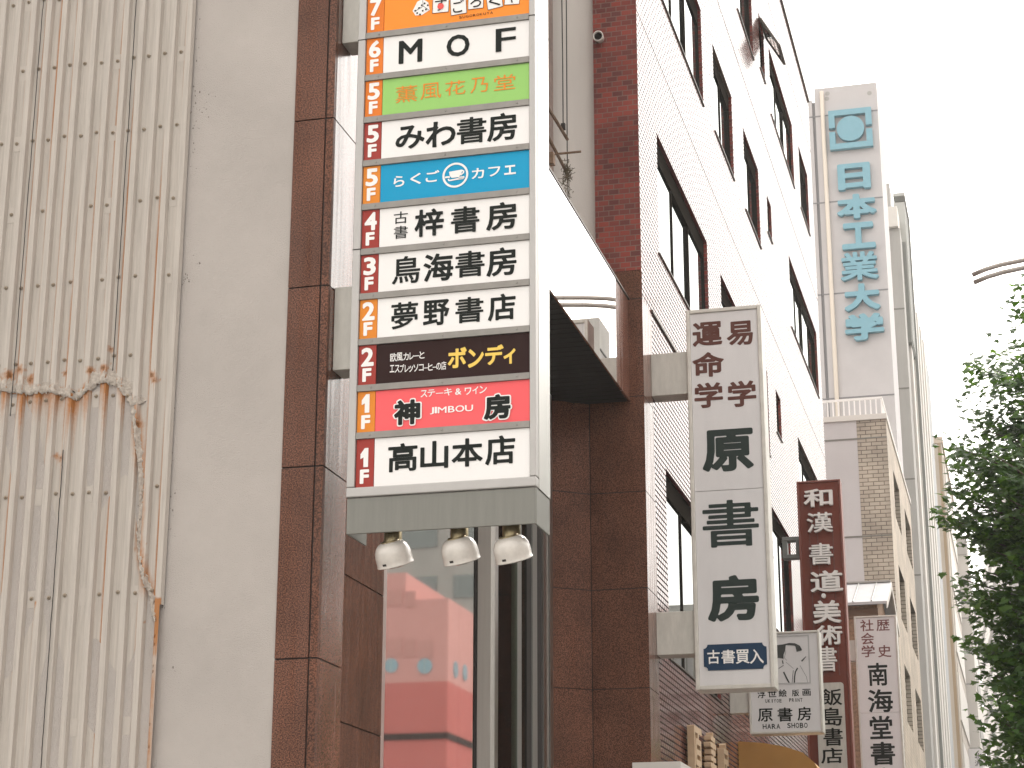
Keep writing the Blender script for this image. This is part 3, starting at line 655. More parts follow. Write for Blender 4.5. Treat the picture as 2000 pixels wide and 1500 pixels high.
    if pc == 'b':      # cup in a ring
        q = MB(); u, v, w, h_ = boxY(zc(860,310,25)(110,200,1370,1420), YS+.02); r = w/2
        disc(q, u, v, r, fY, .004, 40, r*.84)
        L = lambda pts: [(u+(x-740)/630*r, v-(y-800)/630*r) for x, y in pts]
        q.add([fY(a, b, .004) for a, b in L([(430,600),(1060,550),(1080,620),(960,860),(900,920),(560,920),(470,800)])[::-1]], [tuple(range(7))])
        ribbon(q, L([(1060,590),(1150,650),(1140,720),(1060,770),(990,830)]), .011, fY, .0045)
        ribbon(q, L([(240,870),(380,860),(480,880)]), .014, fY, .0045); ribbon(q, L([(900,960),(1180,940)]), .016, fY, .0045)
        ribbon(q, L([(400,960),(430,1040),(520,1040),(800,1010),(1140,1000)]), .012, fY, .0045)
        obj('cup_emblem', q, M['white'], po)
# brackets to the pier
for (ya, yb) in (((650, 562), (668, 722)), ((668, -120), (690, 82))):
    za_, zb_ = onY(*ya, 13.13).z, onY(*yb, 13.13).z
    q = MB(); q.box(XF+.003, XL+.03, 13.13, 13.36, zb_, za_); obj('bracket', q, M['cream'], ds, bevel=.006)

# flood lamps under the apron
lamp_lab = ['round white floodlight under the sign, leftmost of the three', 'round white floodlight under the sign, middle of the three', 'round white floodlight under the sign, nearest the street']
m_lamp = mat('lamp_enamel', (.62, .58, .53), .25, var=.14, vscale=14, coat=.4); m_collar = mat('lamp_brass', (.33, .27, .16), .35, metal=.8)
for lab, (px_, py_) in zip(lamp_lab, ((768, 1083), (898, 1076), (1000, 1073))):
    c = onY(px_, py_, 13.2)
    t = thing('floodlight', lab, 'lamp', (c.x, 13.2, ZB-.01), 'floodlights hanging under the directory sign')
    q = MB(); q.lathe([(.0, .0), (.066, .0), (.066, -.3), (.062, -.33), (.06, -.345)], Matrix.Translation((c.x-.004, 13.2, ZB-.012)), 20); obj('stem', q, m_collar, t, smooth=True)
    R_ = Matrix.Translation((c.x, 13.2, c.z)) @ Matrix.Rotation(rad(-9), 4, 'Y') @ Matrix.Rotation(rad(22), 4, 'X')
    q = MB(); q.lathe([(.05, .10), (.068, .097), (.092, .087), (.114, .066), (.128, .036), (.134, 0), (.134, -.035), (.133, -.06), (.137, -.071), (.138, -.076), (.134, -.08), (.128, -.06), (.125, 0), (.105, .055), (.05, .09)], R_, 36); obj('reflector', q, m_lamp, t, smooth=True)
    q = MB(); q.lathe([(.062, .106), (.07, .102), (.071, .094), (.066, .09)], R_, 24); obj('collar', q, m_collar, t, smooth=True)
    q = MB(); q.lathe([(0, -.10), (.05, -.096), (.09, -.084), (.124, -.066)], R_, 28); obj('lens', q, glassy('lamp_lens', (.75, .75, .72), .1) if 'lamp_lens' not in bpy.data.materials else bpy.data.materials['lamp_lens'], t, smooth=True)
    q = MB()
    for a0, a1, z0, z1 in ((-118, -104, -.058, -.042),):
        n6 = 5
        vs = [R_ @ Vector((.1345*math.cos(rad(a0+(a1-a0)*k/n6)), .1345*math.sin(rad(a0+(a1-a0)*k/n6)), z)) for z in (z0, z1) for k in range(n6+1)]
        q.add(vs, [(k, k+1, n6+2+k, n6+1+k) for k in range(n6)])
    obj('clip', q, M['joint'], t)

# ================================================================== BRICK BUILDING (C)
XB = -3.9; YB0, YB1 = 20.75, 42.55; ZTOP = 21.5
bb = thing('brick_building', 'long glazed red brick building with dark window openings behind the vertical signs', 'building', (-6, 31, 0))
H = {'A': (21.95, 25.85, 10.08, 11.68), 'B': (22.4, 25.93, 13.86, 15.42), 'C': (27.03, 29.0, 13.94, 15.41), 'D': (30.33, 32.22, 13.96, 15.45), 'E': (33.38, 34.0, 14.72, 15.45),
     'F': (34.68, 38.5, 17.66, 19.1), 'G': (30.2, 32.2, 17.63, 19.1), 'G2': (33.2, 33.9, 17.95, 19.1), 'H': (39.7, 41.45, 17.7, 19.16), 'I': (27.1, 29.0, 10.1, 11.66), 'J': (36.73, 41.83, 13.98, 15.5),
     'K': (31.9, 32.4, 10.2, 11.73), 'L': (33.54, 34.25, 10.95, 11.75), 'M': (36.95, 41.8, 10.1, 11.78), 'N': (22.05, 25.9, 5.14, 7.39), 'O': (32.27, 34.9, 7.2, 9.3), 'P': (27.0, 29.6, 5.3, 7.3), 'Q': (36.5, 41.5, 5.3, 7.3), 'R': (22.4, 25.93, 17.6, 19.1), 'S': (27.03, 29.0, 17.6, 19.1), 'T': (30.6, 41.5, .3, 3.2)}
fX = xp(XB); DEP = .12
w = MB(); holes_wall(w, 21.325, YB1, 0, ZTOP, list(H.values()), fX, DEP, 0, 1)
w.quad(fX(YB0, 9.085, 0), fX(21.325, 9.085, 0), fX(21.325, ZTOP, 0), fX(YB0, ZTOP, 0))
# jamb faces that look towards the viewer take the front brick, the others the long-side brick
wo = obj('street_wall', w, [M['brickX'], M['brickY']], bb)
q = MB(); q.box(-14, XB-DEP-.06, 21.0, YB1-.02, 0, ZTOP-.2); obj('core', q, M['dark'], bb)
q = MB(); q.box(-14, XB-DEP-.01, YB1-.019, YB1, 0, ZTOP); q.quad((XB, YB1, 0), (XB-DEP, YB1, 0), (XB-DEP, YB1, ZTOP), (XB, YB1, ZTOP)); obj('end_wall', q, M['brickY'], bb)
q = MB(); q.box(-14, XB+.03, YB0, YB1+.03, ZTOP+.002, ZTOP+.09); obj('parapet_coping', q, M['bronze'], bb)
XBL = onY(1161, 300, YB0).x
q = MB(); q.quad((XBL, YB0, 9.43), (XB, YB0, 9.43), (XB, YB0, ZTOP), (XBL, YB0, ZTOP)); q.quad((XBL, YB0+.16, 9.43), (XBL, YB0, 9.43), (XBL, YB0, ZTOP), (XBL, YB0+.16, ZTOP)); obj('brick_pier', q, M['brickY'], bb)
q = MB(); q.box(-14, XBL-.001, YB0+.15, 20.99, 0, ZTOP); obj('rendered_wall', q, M['beige'], bb)
# granite base of the pier
XA0 = onY(1078, 963, 20.5).x; XA1 = onY(1153, 963, YB0).x
gz = [0, 1.33, 2.425, 3.52, 4.615, 5.71, 6.803, 7.91, 9.08, 9.427]
q = MB(); s2 = MB()
for a, b in zip(gz[:-1], gz[1:]):
    a += .005; b -= .005
    q.quad((XA1+.006, YB0-.005, a), (XB+.003, YB0-.005, a), (XB+.003, YB0-.005, b), (XA1+.006, YB0-.005, b))
    q.quad((XA0, 20.46, a), (XA1-.004, YB0-.005, a), (XA1-.004, YB0-.005, b), (XA0, 20.46, b))
    if b < 9.2: s2.box(XB-.02, XB+.003, YB0-.003, 21.32, a, b)
obj('granite_base', q, M['granite'], bb)
obj('granite_return', s2, M['granite_pol'], bb)
q = MB(); q.quad((XA0, 20.47, 0), (XA1, YB0+.01, 0), (XA1, YB0+.01, 9.42), (XA0, 20.47, 9.42)); q.quad((XA1, YB0+.004, 0), (XB-.01, YB0+.004, 0), (XB-.01, YB0+.004, 9.42), (XA1, YB0+.004, 9.42)); q.box(XB-.03, XB-.006, YB0+.01, 21.33, 0, 9.08)
obj('joint', q, M['joint'], bb)
q = MB()
for z in (9.1,): q.box(XB+.001, XB+.022, 21.33, 25.6, z, z+.035)
obj('string_course', q, M['bronze'], bb)
q = MB()
for z in (12.75, 16.5, 20.2): q.box(XB-.004, XB+.0015, YB0+.001, YB1-.01, z, z+.012)
obj('movement_joint', q, M['joint'], bb)
NP = {'A': 3, 'B': 3, 'C': 2, 'D': 2, 'E': 1, 'F': 3, 'G': 2, 'G2': 1, 'H': 2, 'I': 2, 'J': 4, 'K': 1, 'L': 1, 'M': 4, 'N': 3, 'O': 2, 'P': 2, 'Q': 4, 'R': 3, 'S': 2, 'T': 6}
for k, h in H.items(): window(bb, fX, h, DEP, NP[k], M['darkframe'], M['pane'], sill=M['bronze'] if k not in 'T' else None, head=.27 if h[3]-h[2] > 1.2 else .1)  # deep dark head stands in for the reveal's soffit and its shadow
# open top-hung sash
c = onX(1483, 48, XB); d_ = onX(1507, 95, XB)
q = MB(); y0, y1, zt_ = 33.25, 34.1, 19.0
pts = [(XB+.02, zt_), (XB+.36, zt_-.62)]
def sash(u0, u1, t0, t1, th):
    a = Vector((pts[0][0], 0, pts[0][1])); b = Vector((pts[1][0], 0, pts[1][1])); d = b-a; n = Vector((-d.z, 0, d.x)).normalized()
    vs = [a+d*t+n*s_ for t in (t0, t1) for s_ in (-th/2, th/2)]
    o = [(v.x, u, v.z) for u in (u0, u1) for v in vs]
    return o, [(0,1,3,2), (4,6,7,5), (0,4,5,1), (2,3,7,6), (0,2,6,4), (1,5,7,3)]
for a in ((y0, y0+.05, 0, 1, .04), (y1-.05, y1, 0, 1, .04), (y0+.05, y1-.05, 0, .06, .04), (y0+.05, y1-.05, .94, 1, .04)): q.add(*sash(*a))
so = obj('open_sash', q, M['bronze'], bb); q = MB(); q.add(*sash(y0+.051, y1-.051, .061, .939, .008)); obj('pane', q, M['pane'], so)

# vent cap at the brick pier
c = onY(1170, 74, YB0-.06)
vt = thing('vent_cap', 'round pale vent cap on the edge of the red brick pier', 'vent', (c.x, YB0, c.z-.06))
Mv = Matrix.Translation((c.x, YB0-.09, c.z)) @ Matrix.Rotation(rad(90), 4, 'X') @ Matrix.Rotation(rad(8), 4, 'X')
q = MB(); q.lathe([(.05, -.12), (.053, 0), (.064, .01), (.066, .035), (.058, .042), (.05, .035), (.047, .0)], Mv, 24); obj('hood', q, M['offwhite'], vt, smooth=True)
q = MB()
for k in range(6): q.add([Mv @ Vector(p) for p in ((-.046, -.04+k*.016, .02), (.046, -.04+k*.016, .02), (.046, -.032+k*.016, .012), (-.046, -.032+k*.016, .012))], [(0, 1, 2, 3)])
q.lathe([(0, .004), (.048, .004)], Mv, 24)
obj('grille', q, M['joint'], vt)

# rails, cables and dry climber above the canopy
YK = 19.9; XK = -4.62
rl = thing('cable_bracket', 'rusty steel bracket rails above the canopy holding thin cables', 'bracket', (XK, 19.6, 10.2))
m_rs = mat('rusty_steel', (.20, .13, .085), .7, metal=.4, var=.4, vscale=20)
for a, b in (((1068, 206), (1108, 272)), ((1068, 262), (1110, 343))):
    A, B = onX(*a, XK), onX(*b, XK); q = MB(); q.tube([A, B], .02, 6); obj('rail', q, m_rs, rl)
A, B = onY(1084, 301, 19.4), onY(1135, 296, 19.4); q = MB(); q.tube([A, B], .013, 6); obj('cross_rod', q, m_rs, rl)
A = onX(1077, 308, XK); q = MB(); q.box(A.x-.03, A.x+.03, A.y-.03, A.y+.06, A.z-.08, A.z+.06); obj('bracket_foot', q, m_rs, rl, bevel=.004)
for nm, pts_ in (('straight thin cable hanging beside the beige wall, ending in a black clip', ((1097, -30), (1099, 120), (1100, 246))), ('thin cable running down into the dry climber above the canopy', ((1106, -30), (1107, 150), (1108, 300), (1110, 400)))):
    P_ = [onX(x, y, XK-.02) for x, y in pts_]; cb = thing('hanging_cable', nm, 'cable', (P_[-1].x, P_[-1].y, P_[-1].z), 'cables over the canopy')
    q = MB(); q.tube(P_, .007, 5); obj('wire', q, M['joint'], cb)
    if len(pts_) == 3: q = MB(); e = P_[-1]; q.box(e.x-.025, e.x+.025, e.y-.02, e.y+.02, e.z-.05, e.z+.03); obj('clip', q, M['joint'], cb, bevel=.005)
q = MB(); c = onX(1107, 345, XK+.03)
for k in range(90):
    a = Vector((random.gauss(0, .02), random.gauss(0, .03), random.gauss(0, .09))); b = a+Vector((random.gauss(0, .03), random.gauss(0, .04), random.gauss(-.02, .05))); m_ = (a+b)/2+Vector((random.gauss(0, .015),)*3)
    q.tube([c+a, c+m_, c+b], .004, 4, False)
setp(obj('dry_climber', q, mat('dry_twigs', (.11, .085, .05), .9), loc=(c.x, c.y, c.z-.2)), 'tangle of dry twigs caught on the rail above the canopy', 'plant')

# ================================================================== PROJECTING SIGNS
def box_sign(name, label, Y, th, L, R_, top, bot, facem, framem, bez=.03, yref=None, seams=()):
    yr = yref or (top+bot)/2
    xl, xr = onY(L, yr, Y).x, onY(R_, yr, Y).x; xm = (L+R_)/2; z1, z0 = onY(xm, top, Y).z, onY(xm, bot, Y).z
    t = thing(name, label, 'sign', ((xl+xr)/2, Y+th/2, z0))
    f = MB(); f.box(xl-bez, xl, Y-.02, Y+th, z0-bez, z1+bez); f.box(xr, xr+bez, Y-.02, Y+th, z0-bez, z1+bez); f.box(xl, xr, Y-.02, Y+th, z1, z1+bez); f.box(xl, xr, Y-.02, Y+th, z0-bez, z0)
    obj('frame', f, framem, t, bevel=.008)
    zz = [z0]+sorted(onY(xm, s_, Y).z for s_ in seams)+[z1]
    for a, b in zip(zz[:-1], zz[1:]):
        q = MB(); q.box(xl+.002, xr-.002, Y, Y+th-.02, a+.003, b-.003); fo = obj('sign_face', q, facem, t)
    return t, xl, xr, z0, z1
m_brn = mat('brown_letter', (.115, .045, .035), .55, spec=.15); m_grn = mat('dark_green_letter', (.026, .038, .034), .55, spec=.15); m_navy = mat('navy_plate', (.014, .04, .085), .5, spec=.2)
m_galv = mat('aged_white_frame', (.60, .57, .52), .4, var=.2, vscale=5, metal=.1)
b6, b2, b3, z5, z4, z8 = zc(1330, 580, 3.57), zc(1050, 500, 2.5), zc(1230, 1000, 3), zc(1540, 700, 1.875), zc(1540, 100, 2.5), zc(1600, 1100, 3.75)
YH = 21.2
hs_, xl, xr, z0, z1 = box_sign('vertical_sign', 'tall white vertical bookshop sign with dark green and brown characters', YH, .32, 1352, 1485, 608, 1338, M['signgrey'], m_galv, .045, 790, (957,))
q = MB(); textY(q, [('運', (80,165,287,350)), ('易', (318,160,502,345)), ('命', (80,375,300,568)), ('学', (93,588,293,782)), ('学', (325,575,525,775))], YH, .03, b6); obj('lettering', q, m_brn, hs_)
q = MB(); textY(q, [('原', (148,905,505,1232))], YH, .038, b6); textY(q, [('書', (805,1178,1080,1432))], YH, .013, b2); textY(q, [('房', (455,356,757,652))], YH, .04, b3); obj('lettering', q, m_grn, hs_)
u, v, w_, h_ = boxY(b3(433,768,803,928), YH, .02); k = .045
poly = []
for (sx, sy) in ((1, 1), (-1, 1), (-1, -1), (1, -1)):
    cx_, cy_ = u+sx*w_/2, v+sy*h_/2
    arc = [(cx_-sx*k*math.sin(t*math.pi/10), cy_-sy*k*math.cos(t*math.pi/10)) for t in range(6)]
    poly += arc[::-1] if sx*sy < 0 else arc
if True:
    # order the corners counter-clockwise
    poly.sort(key=lambda p: math.atan2((p[1]-v)/h_, (p[0]-u)/w_))
q = MB(); q.prism(poly, yp(YH), .002, .008); pl = obj('buying_plate', q, m_navy, hs_)
q = MB(); textY(q, [('古', (455,808,528,892)), ('書', (538,806,618,890)), ('買', (622,805,702,890)), ('入', (704,803,785,890))], YH, .014, b3, lift=.012, slope=.03); obj('plate_lettering', q, M['white'], pl)
for ya, yb in ((688, 770), (1194, 1278)):
    q = MB(); q.box(XB+.002, xl-.046, YH+.02, YH+.30, onY(1310, yb, YH).z, onY(1310, ya, YH).z); obj('bracket', q, M['cream'], hs_, bevel=.006)
YU = 26.6
us, xl, xr, z0, z1 = box_sign('small_sign', 'small square white print shop sign with a line drawing, behind the tall white sign', YU, .28, 1466, 1600, 1238, 1428, M['signgrey'], m_galv, .03, 1340)
q = MB(); textY(q, [('浮', (748,1042,795,1092)), ('世', (808,1042,860,1086)), ('絵', (872,1038,920,1084)), ('版', (950,1040,992,1080)), ('画', (1012,1036,1060,1078)), ('原', (750,1150,838,1230)), ('書', (866,1144,954,1229)), ('房', (982,1140,1063,1223))], YU, .016, b3, slope=.03)
for s_, x0_, x1_, y0_, y1_ in (('UKIYOE', 793, 893, 1097, 1118), ('PRINT', 933, 1015, 1092, 1113), ('HARA', 778, 885, 1242, 1272), ('SHOBO', 922, 1045, 1236, 1266)):
    n = len(s_); wch = (x1_-x0_)/n
    for k, ch in enumerate(s_): textY(q, [(ch, (x0_+wch*k+(wch*.35 if ch == 'I' else 1), y0_-k*.3, x0_+wch*(k+1)-(wch*.35 if ch == 'I' else 3), y1_-k*.3))], YU, .018, b3, slope=.0)
obj('lettering', q, M['black'], us)
u0, v0, w_, h_ = boxY(b3(735, 725, 1055, 1010), YU, .0)
q = MB()
for a in ((-.5, -.47, .5, .5, 0), ): pass
def fr_(mb, cu, cv, w, h, t, f, lift):
    for a, b, c, d in ((-w/2, w/2, h/2-t, h/2), (-w/2, w/2, -h/2, -h/2+t), (-w/2, -w/2+t, -h/2+t, h/2-t), (w/2-t, w/2, -h/2+t, h/2-t)): mb.quad(f(cu+a, cv+c, lift), f(cu+b, cv+c, lift), f(cu+b, cv+d, lift), f(cu+a, cv+d, lift))
fr_(q, u0, v0, w_, h_, .018, yp(YU), .006); pf = obj('picture_frame', q, mat('picture_edge', (.42, .41, .41), .5), us)
q = MB(); zp = zc(1460, 1210, 6.25); fU = yp(YU)
def Lp(pts): return [(onY(*zp(*p), YU).x, onY(*zp(*p), YU).z) for p in pts]
def fill(pts, lift): q.add([fU(a, b, lift) for a, b in Lp(pts)][::-1], [tuple(range(len(pts)))])
fill([(300,330),(380,310),(470,300),(465,330),(460,380),(440,430),(440,480),(380,470),(300,480)], .005)
ribbon(q, Lp([(440,308),(510,300),(575,305),(625,335),(655,375)]), [.012, .03, .035, .045, .03], fU, .006)
fill([(585,330),(640,345),(665,378),(600,395)], .0065)
ribbon(q, Lp([(440,640),(470,700),(510,778)]), .02, fU, .005); ribbon(q, Lp([(612,592),(585,640),(575,700),(572,778)]), .018, fU, .005); ribbon(q, Lp([(560,620),(550,700),(545,778)]), .007, fU, .005)
ribbon(q, Lp([(660,510),(715,452)]), [.02, .008], fU, .005); ribbon(q, Lp([(425,500),(435,540)]), .014, fU, .005); ribbon(q, Lp([(380,600),(440,560)]), .008, fU, .005)
ribbon(q, Lp([(480,500),(450,470),(470,380)]), .004, fU, .005); ribbon(q, Lp([(470,520),(560,600)]), .004, fU, .005); ribbon(q, Lp([(640,560),(720,700),(735,770)]), .004, fU, .005)
obj('line_drawing', q, mat('ink', (.03, .033, .03), .5, var=.3, vscale=30), pf)
q = MB(); q.box(XB+.002, xl-.031, YU+.04, YU+.24, onY(1450, 1392, YU).z, onY(1450, 1345, YU).z); obj('bracket', q, M['cream'], us, bevel=.006)
# maroon sign
YR = 33.3
rs_, xl, xr, z0, z1 = box_sign('maroon_sign', 'tall maroon vertical sign with raised white characters', YR, .3, 1562, 1640, 942, 1560, mat('maroon_paint', (.165, .043, .028), .6, spec=.2, var=.12, vscale=3, stretch=(4, 4, .5)), mat('maroon_edge', (.21, .065, .045), .5, var=.1), .035, 1000)
for ch, b in [('和', b2(1300,1140,1442,1228)), ('漢', b3(1040,5,1190,124)), ('書', b3(1053,185,1192,312)), ('道', b3(1060,345,1250,472)), ('・', b3(1125,480,1151,508)), ('美', b3(1075,520,1238,656)), ('術', b3(1098,665,1247,782)), ('書', b3(1105,788,1215,937))]:
    q = MB(); textY(q, [(ch, b)], YR, .008 if ch in '書漢' else .02, None, lift=.004, slope=.02, ext=.05, thick=.07); obj('raised_letter', q, M['white'], rs_)
q = MB()
for t in (.22, .42, .8): q.box(xl+(xr-xl)*t-.006, xl+(xr-xl)*t+.006, YR-.012, YR-.002, onY(1600, 1320, YR).z, onY(1600, 1010, YR).z)
obj('batten', q, mat('maroon_batten', (.11, .035, .028), .5), rs_)
u, v, w_, h_ = boxY((1598, 1333, 1653, 1560), YR, 0); q = MB(); poly = []
for sx, sy in ((1, 1), (-1, 1), (-1, -1), (1, -1)):
    for t in range(6):
        an = (0 if (sx, sy) == (1, 1) else 90 if (sx, sy) == (-1, 1) else 180 if (sx, sy) == (-1, -1) else 270)+t*18
        poly.append((u+sx*(w_/2-.05)+.05*math.cos(rad(an)), v+sy*(h_/2-.05)+.05*math.sin(rad(an))))
q.prism(poly, yp(YR), .012, .05); pl = obj('shop_name_plate', q, M['cream'], rs_)
q = MB(); textY(q, [('飯', (1120,1035,1245,1137)), ('島', (1128,1145,1247,1257)), ('書', (1136,1265,1250,1374)), ('店', (1122,1382,1250,1477))], YR, .014, b3, lift=.054, slope=.03); obj('plate_lettering', q, M['black'], pl)
# hollow steel bracket of the maroon sign
q = MB(); u, v, w_, h_ = boxY((1527, 1047, 1561, 1089), YR, 0); YQ = YR+.05
for a, b, c, d in ((-.5, .5, .32, .5), (-.5, .5, -.5, -.32), (-.5, -.28, -.32, .32), (.28, .5, -.32, .32)): q.box(u+a*w_, u+b*w_+.02, YQ, YQ+.2, v+c*h_, v+d*h_)
obj('bracket_frame', q, mat('grey_painted_steel', (.16, .165, .155), .5, var=.15), rs_, bevel=.006)
q = MB(); q.box(XB+.001, u-.5*w_, YQ+.05, YQ+.15, v-.4*h_, v-.3*h_); q.box(XB+.001, u-.5*w_, YQ+.05, YQ+.15, v+.3*h_, v+.4*h_); obj('bracket_arm', q, M['bronze'], rs_)
# history book sign
YN = 46.0
ns, xl, xr, z0, z1 = box_sign('history_sign', 'narrow white vertical sign with small brown and large black characters, right of the maroon sign', YN, .35, 1672, 1748, 1206, 1570, M['signgrey'], m_galv, .04, 1230, (1392,))
q = MB(); textY(q, [('歴', (418,412,515,497)), ('史', (430,598,527,690)), ('社', (300,412,398,500)), ('会', (306,508,402,596)), ('学', (310,600,408,690))], YN, .014, z8, slope=.03); obj('lettering', q, mat('maroon_letter', (.16, .05, .045), .5), ns)
q = MB(); textY(q, [('南', (358,727,502,900)), ('海', (357,920,540,1095)), ('堂', (370,1115,537,1290)), ('書', (377,1305,556,1482)), ('店', (385,1495,560,1670))], YN, .02, z8, slope=.03); obj('lettering', q, M['black'], ns)
q = MB(); q.box(XB-.6, xl-.041, YN+.05, YN+.3, onY(1660, 1290, YN).z, onY(1660, 1250, YN).z); obj('bracket', q, M['cream'], ns)

# raised wooden letters over the shop and mustard awning
wl_ = thing('wooden_lettering', 'three cut wooden characters standing off the brick shop wall', 'sign', (XB, 24.6, 3.6))
m_wd = mat('pale_wood', (.50, .36, .23), .6, var=.15, vscale=8)
for ch, pa, pb, pt_ in (('原', 1341, 1371, 1413), ('書', 1376, 1397, 1427), ('房', 1401, 1421, 1448)):
    ya, yb = onX(pa, 1455, XB+.035).y, onX(pb, 1455, XB+.12).y; zt_ = onX(pa+8, pt_, XB+.1).z
    q = MB(); put(q, ch, (ya+yb)/2, zt_-.36, max(.45, yb-ya), .72, xp(XB), off=.012, lift=.035, thick=.085); obj('raised_letter', q, m_wd, wl_)
aw = MB(); X0, X1 = XB+.004, -3.02
prof = [(X0, 4.12), (-3.55, 4.09), (-3.25, 4.03), (-3.0, 3.94), (-2.85, 3.80), (-2.74, 3.6), (-2.70, 3.3), (-2.70, 2.9)]
za0 = onX(1441, 1448, XB).z
ya = onX(1441, 1448, XB).y
yb = ya+2.6; dz = za0-4.12
n = len(prof); aw.v = [(x, y, z+dz) for y in (ya, yb) for x, z in prof]+[(X0, y, 2.9+dz) for y in (ya, yb)]
aw.f = [(i, i+1, n+i+1, n+i) for i in range(n-1)]+[tuple(range(n))+(2*n,), tuple(range(n, 2*n))+(2*n+1,)]; aw.m = [0]*len(aw.f)
setp(obj('awning', aw, mat('mustard_canvas', (.46, .24, .06), .7, var=.08, vscale=3), loc=(-3.4, ya+1.3, 2.9)), 'mustard yellow rounded awning on the brick shop wall', 'awning')
q = MB(); P0 = onX(1291, 1484, XB+.3); q.box(XB+.003, XB+.5, P0.y, P0.y+1.3, P0.z-.5, P0.z-.02); setp(obj('sign_board', q, M['offwhite'], loc=(XB+.2, P0.y, P0.z-.5)), 'white board below the wooden characters on the brick wall', 'sign')

# ================================================================== FARTHER BUILDINGS
def mk(name, label, loc): return thing(name, label, 'building', loc)
# gabled house
YGb = 48.0
gb = mk('gabled_house', 'small pebble dashed house with grey metal gable roof behind the white history sign', (-6, 50, 0))
m_peb = mat('pebble_dash', (.30, .19, .12), .9, var=.55, vscale=14, bump=.8, bscale=18)
Xr = onY(1713, 1190, YGb).x; ze = onY(1690, 1176, YGb-.3).z; zr_ = onY(1700, 1136, YGb+1.6).z
q = MB(); q.box(-12, Xr, YGb, YGb+3.6, 0, ze-.02); obj('wall', q, m_peb, gb)
q = MB(); q.add([(Xr, YGb, ze-.02), (Xr, YGb+3.6, ze-.02), (Xr, YGb+1.8, zr_-.1)], [(0, 1, 2)]); obj('gable', q, m_peb, gb)
xo = Xr+.25
rf = MB(); t_ = .07
for a, b in (((YGb-.35, ze), (YGb+1.8, zr_)), ((YGb+1.8, zr_), (YGb+3.95, ze))):
    rf.add([(-12, a[0], a[1]), (xo, a[0], a[1]), (xo, b[0], b[1]), (-12, b[0], b[1]), (-12, a[0], a[1]-t_), (xo, a[0], a[1]-t_), (xo, b[0], b[1]-t_), (-12, b[0], b[1]-t_)], [(0,1,2,3), (7,6,5,4), (0,4,5,1), (1,5,6,2), (2,6,7,3), (3,7,4,0)])
ro = obj('roof', rf, mat('grey_metal_roof', (.42, .42, .43), .45, var=.12, vscale=2), gb)
q = MB()
for k in range(9):
    x = Xr-.1-k*.45; q.tube([(x, YGb-.35, ze+.02), (x, YGb+1.8, zr_+.02)], .02, 4)
q.box(-12, xo+.01, YGb+1.74, YGb+1.86, zr_+.005, zr_+.05); obj('standing_seam', q, M['alu'], ro)
q = MB()
for a, b in (((YGb-.36, ze-.08), (YGb+1.8, zr_-.08)), ((YGb+1.8, zr_-.08), (YGb+3.96, ze-.08))):
    q.add([(xo+.002, a[0], a[1]-.1), (xo+.03, a[0], a[1]-.1), (xo+.03, b[0], b[1]-.1), (xo+.002, b[0], b[1]-.1), (xo+.002, a[0], a[1]+.08), (xo+.03, a[0], a[1]+.08), (xo+.03, b[0], b[1]+.08), (xo+.002, b[0], b[1]+.08)], [(0,3,2,1), (4,5,6,7), (0,1,5,4), (1,2,6,5), (2,3,7,6), (3,0,4,7)])
obj('barge_board', q, M['offwhite'], ro)
q = MB(); q.box(-12, Xr+.02, YGb-.03, YGb-.002, ze-.35, ze-.1); obj('eaves_board', q, mat('brown_timber', (.17, .10, .06), .7), gb)

# grey rendered building with tiled corner (D)
YD = 55.0
XDc = onY(1730, 818, YD).x; ZD = onY(1728, 818, YD).z
db = mk('rendered_building', 'grey rendered building with pale tiled corner and white roof railing', (-6, 60, 0))
YDe = onX(1776, 960, XDc).y
XDb = onY(1672, 818, YD).x
m_tile = brick('pale_tile_front', 'x', (.40, .35, .285), (.35, .30, .245), (.14, .115, .095), .30, .118, .011, .6, .3)
m_tileS = brick('pale_tile_side', 'y', (.46, .39, .31), (.42, .355, .285), (.36, .30, .24), .30, .118, .006, .6, .3)
q = MB(); q.box(-14, XDb-.002, YD, YD+.5, 0, ZD); obj('rendered_wall', q, M['concrete'], db)
q = MB(); q.quad((XDb, YD-.01, 0), (XDc, YD-.01, 0), (XDc, YD-.01, ZD), (XDb, YD-.01, ZD)); q.quad((XDb, YD+.2, 0), (XDb, YD-.01, 0), (XDb, YD-.01, ZD), (XDb, YD+.2, ZD)); obj('tiled_corner', q, m_tile, db)
q = MB()
for y in (858, 1049): z = onY(1660, y, YD).z; q.box(-14, XDc+.002, YD-.018, YD-.0105, z-.02, z+.02)
obj('movement_joint', q, M['dullsteel'], db)
WD = []
for (tl, br) in (((1741, 908), (1761, 1060)), ((1764, 983), (1781, 1095)), ((1755, 1105), (1773, 1254)), ((1777, 1164), (1793, 1276)), ((1769, 1304), (1787, 1452)), ((1789, 1346), (1805, 1457))):
    a, b = onX(*tl, XDc), onX(*br, XDc); WD.append([a.y, b.y, b.z, a.z])
for i in range(0, 6, 2):
    zt1 = (WD[i][3]+WD[i+1][3])/2; zb1 = (WD[i][2]+WD[i+1][2])/2
    for j in (i, i+1): WD[j][3] = zt1; WD[j][2] = zb1
for j in (0, 1):
    a = sum(WD[i][0] for i in (j, j+2, j+4))/3; b = sum(WD[i][1] for i in (j, j+2, j+4))/3
    for i in (j, j+2, j+4): WD[i][0] = a; WD[i][1] = b
q = MB(); fD = xp(XDc); holes_wall(q, YD-.01, YDe, 0, ZD, [tuple(h) for h in WD], fD, .35, 0, 1); obj('street_wall', q, [m_tileS, m_tile], db)
for h in WD: window(db, fD, tuple(h), .35, 1, M['bronze'], M['pane'])
q = MB(); q.box(-14, XDc-.36, YD+.5, YDe, 0, ZD-.1); obj('core', q, M['dark'], db)
q = MB(); q.box(-14, XDc+.03, YD-.05, YDe+.05, ZD+.001, ZD+.16); obj('coping', q, M['offwhite'], db)
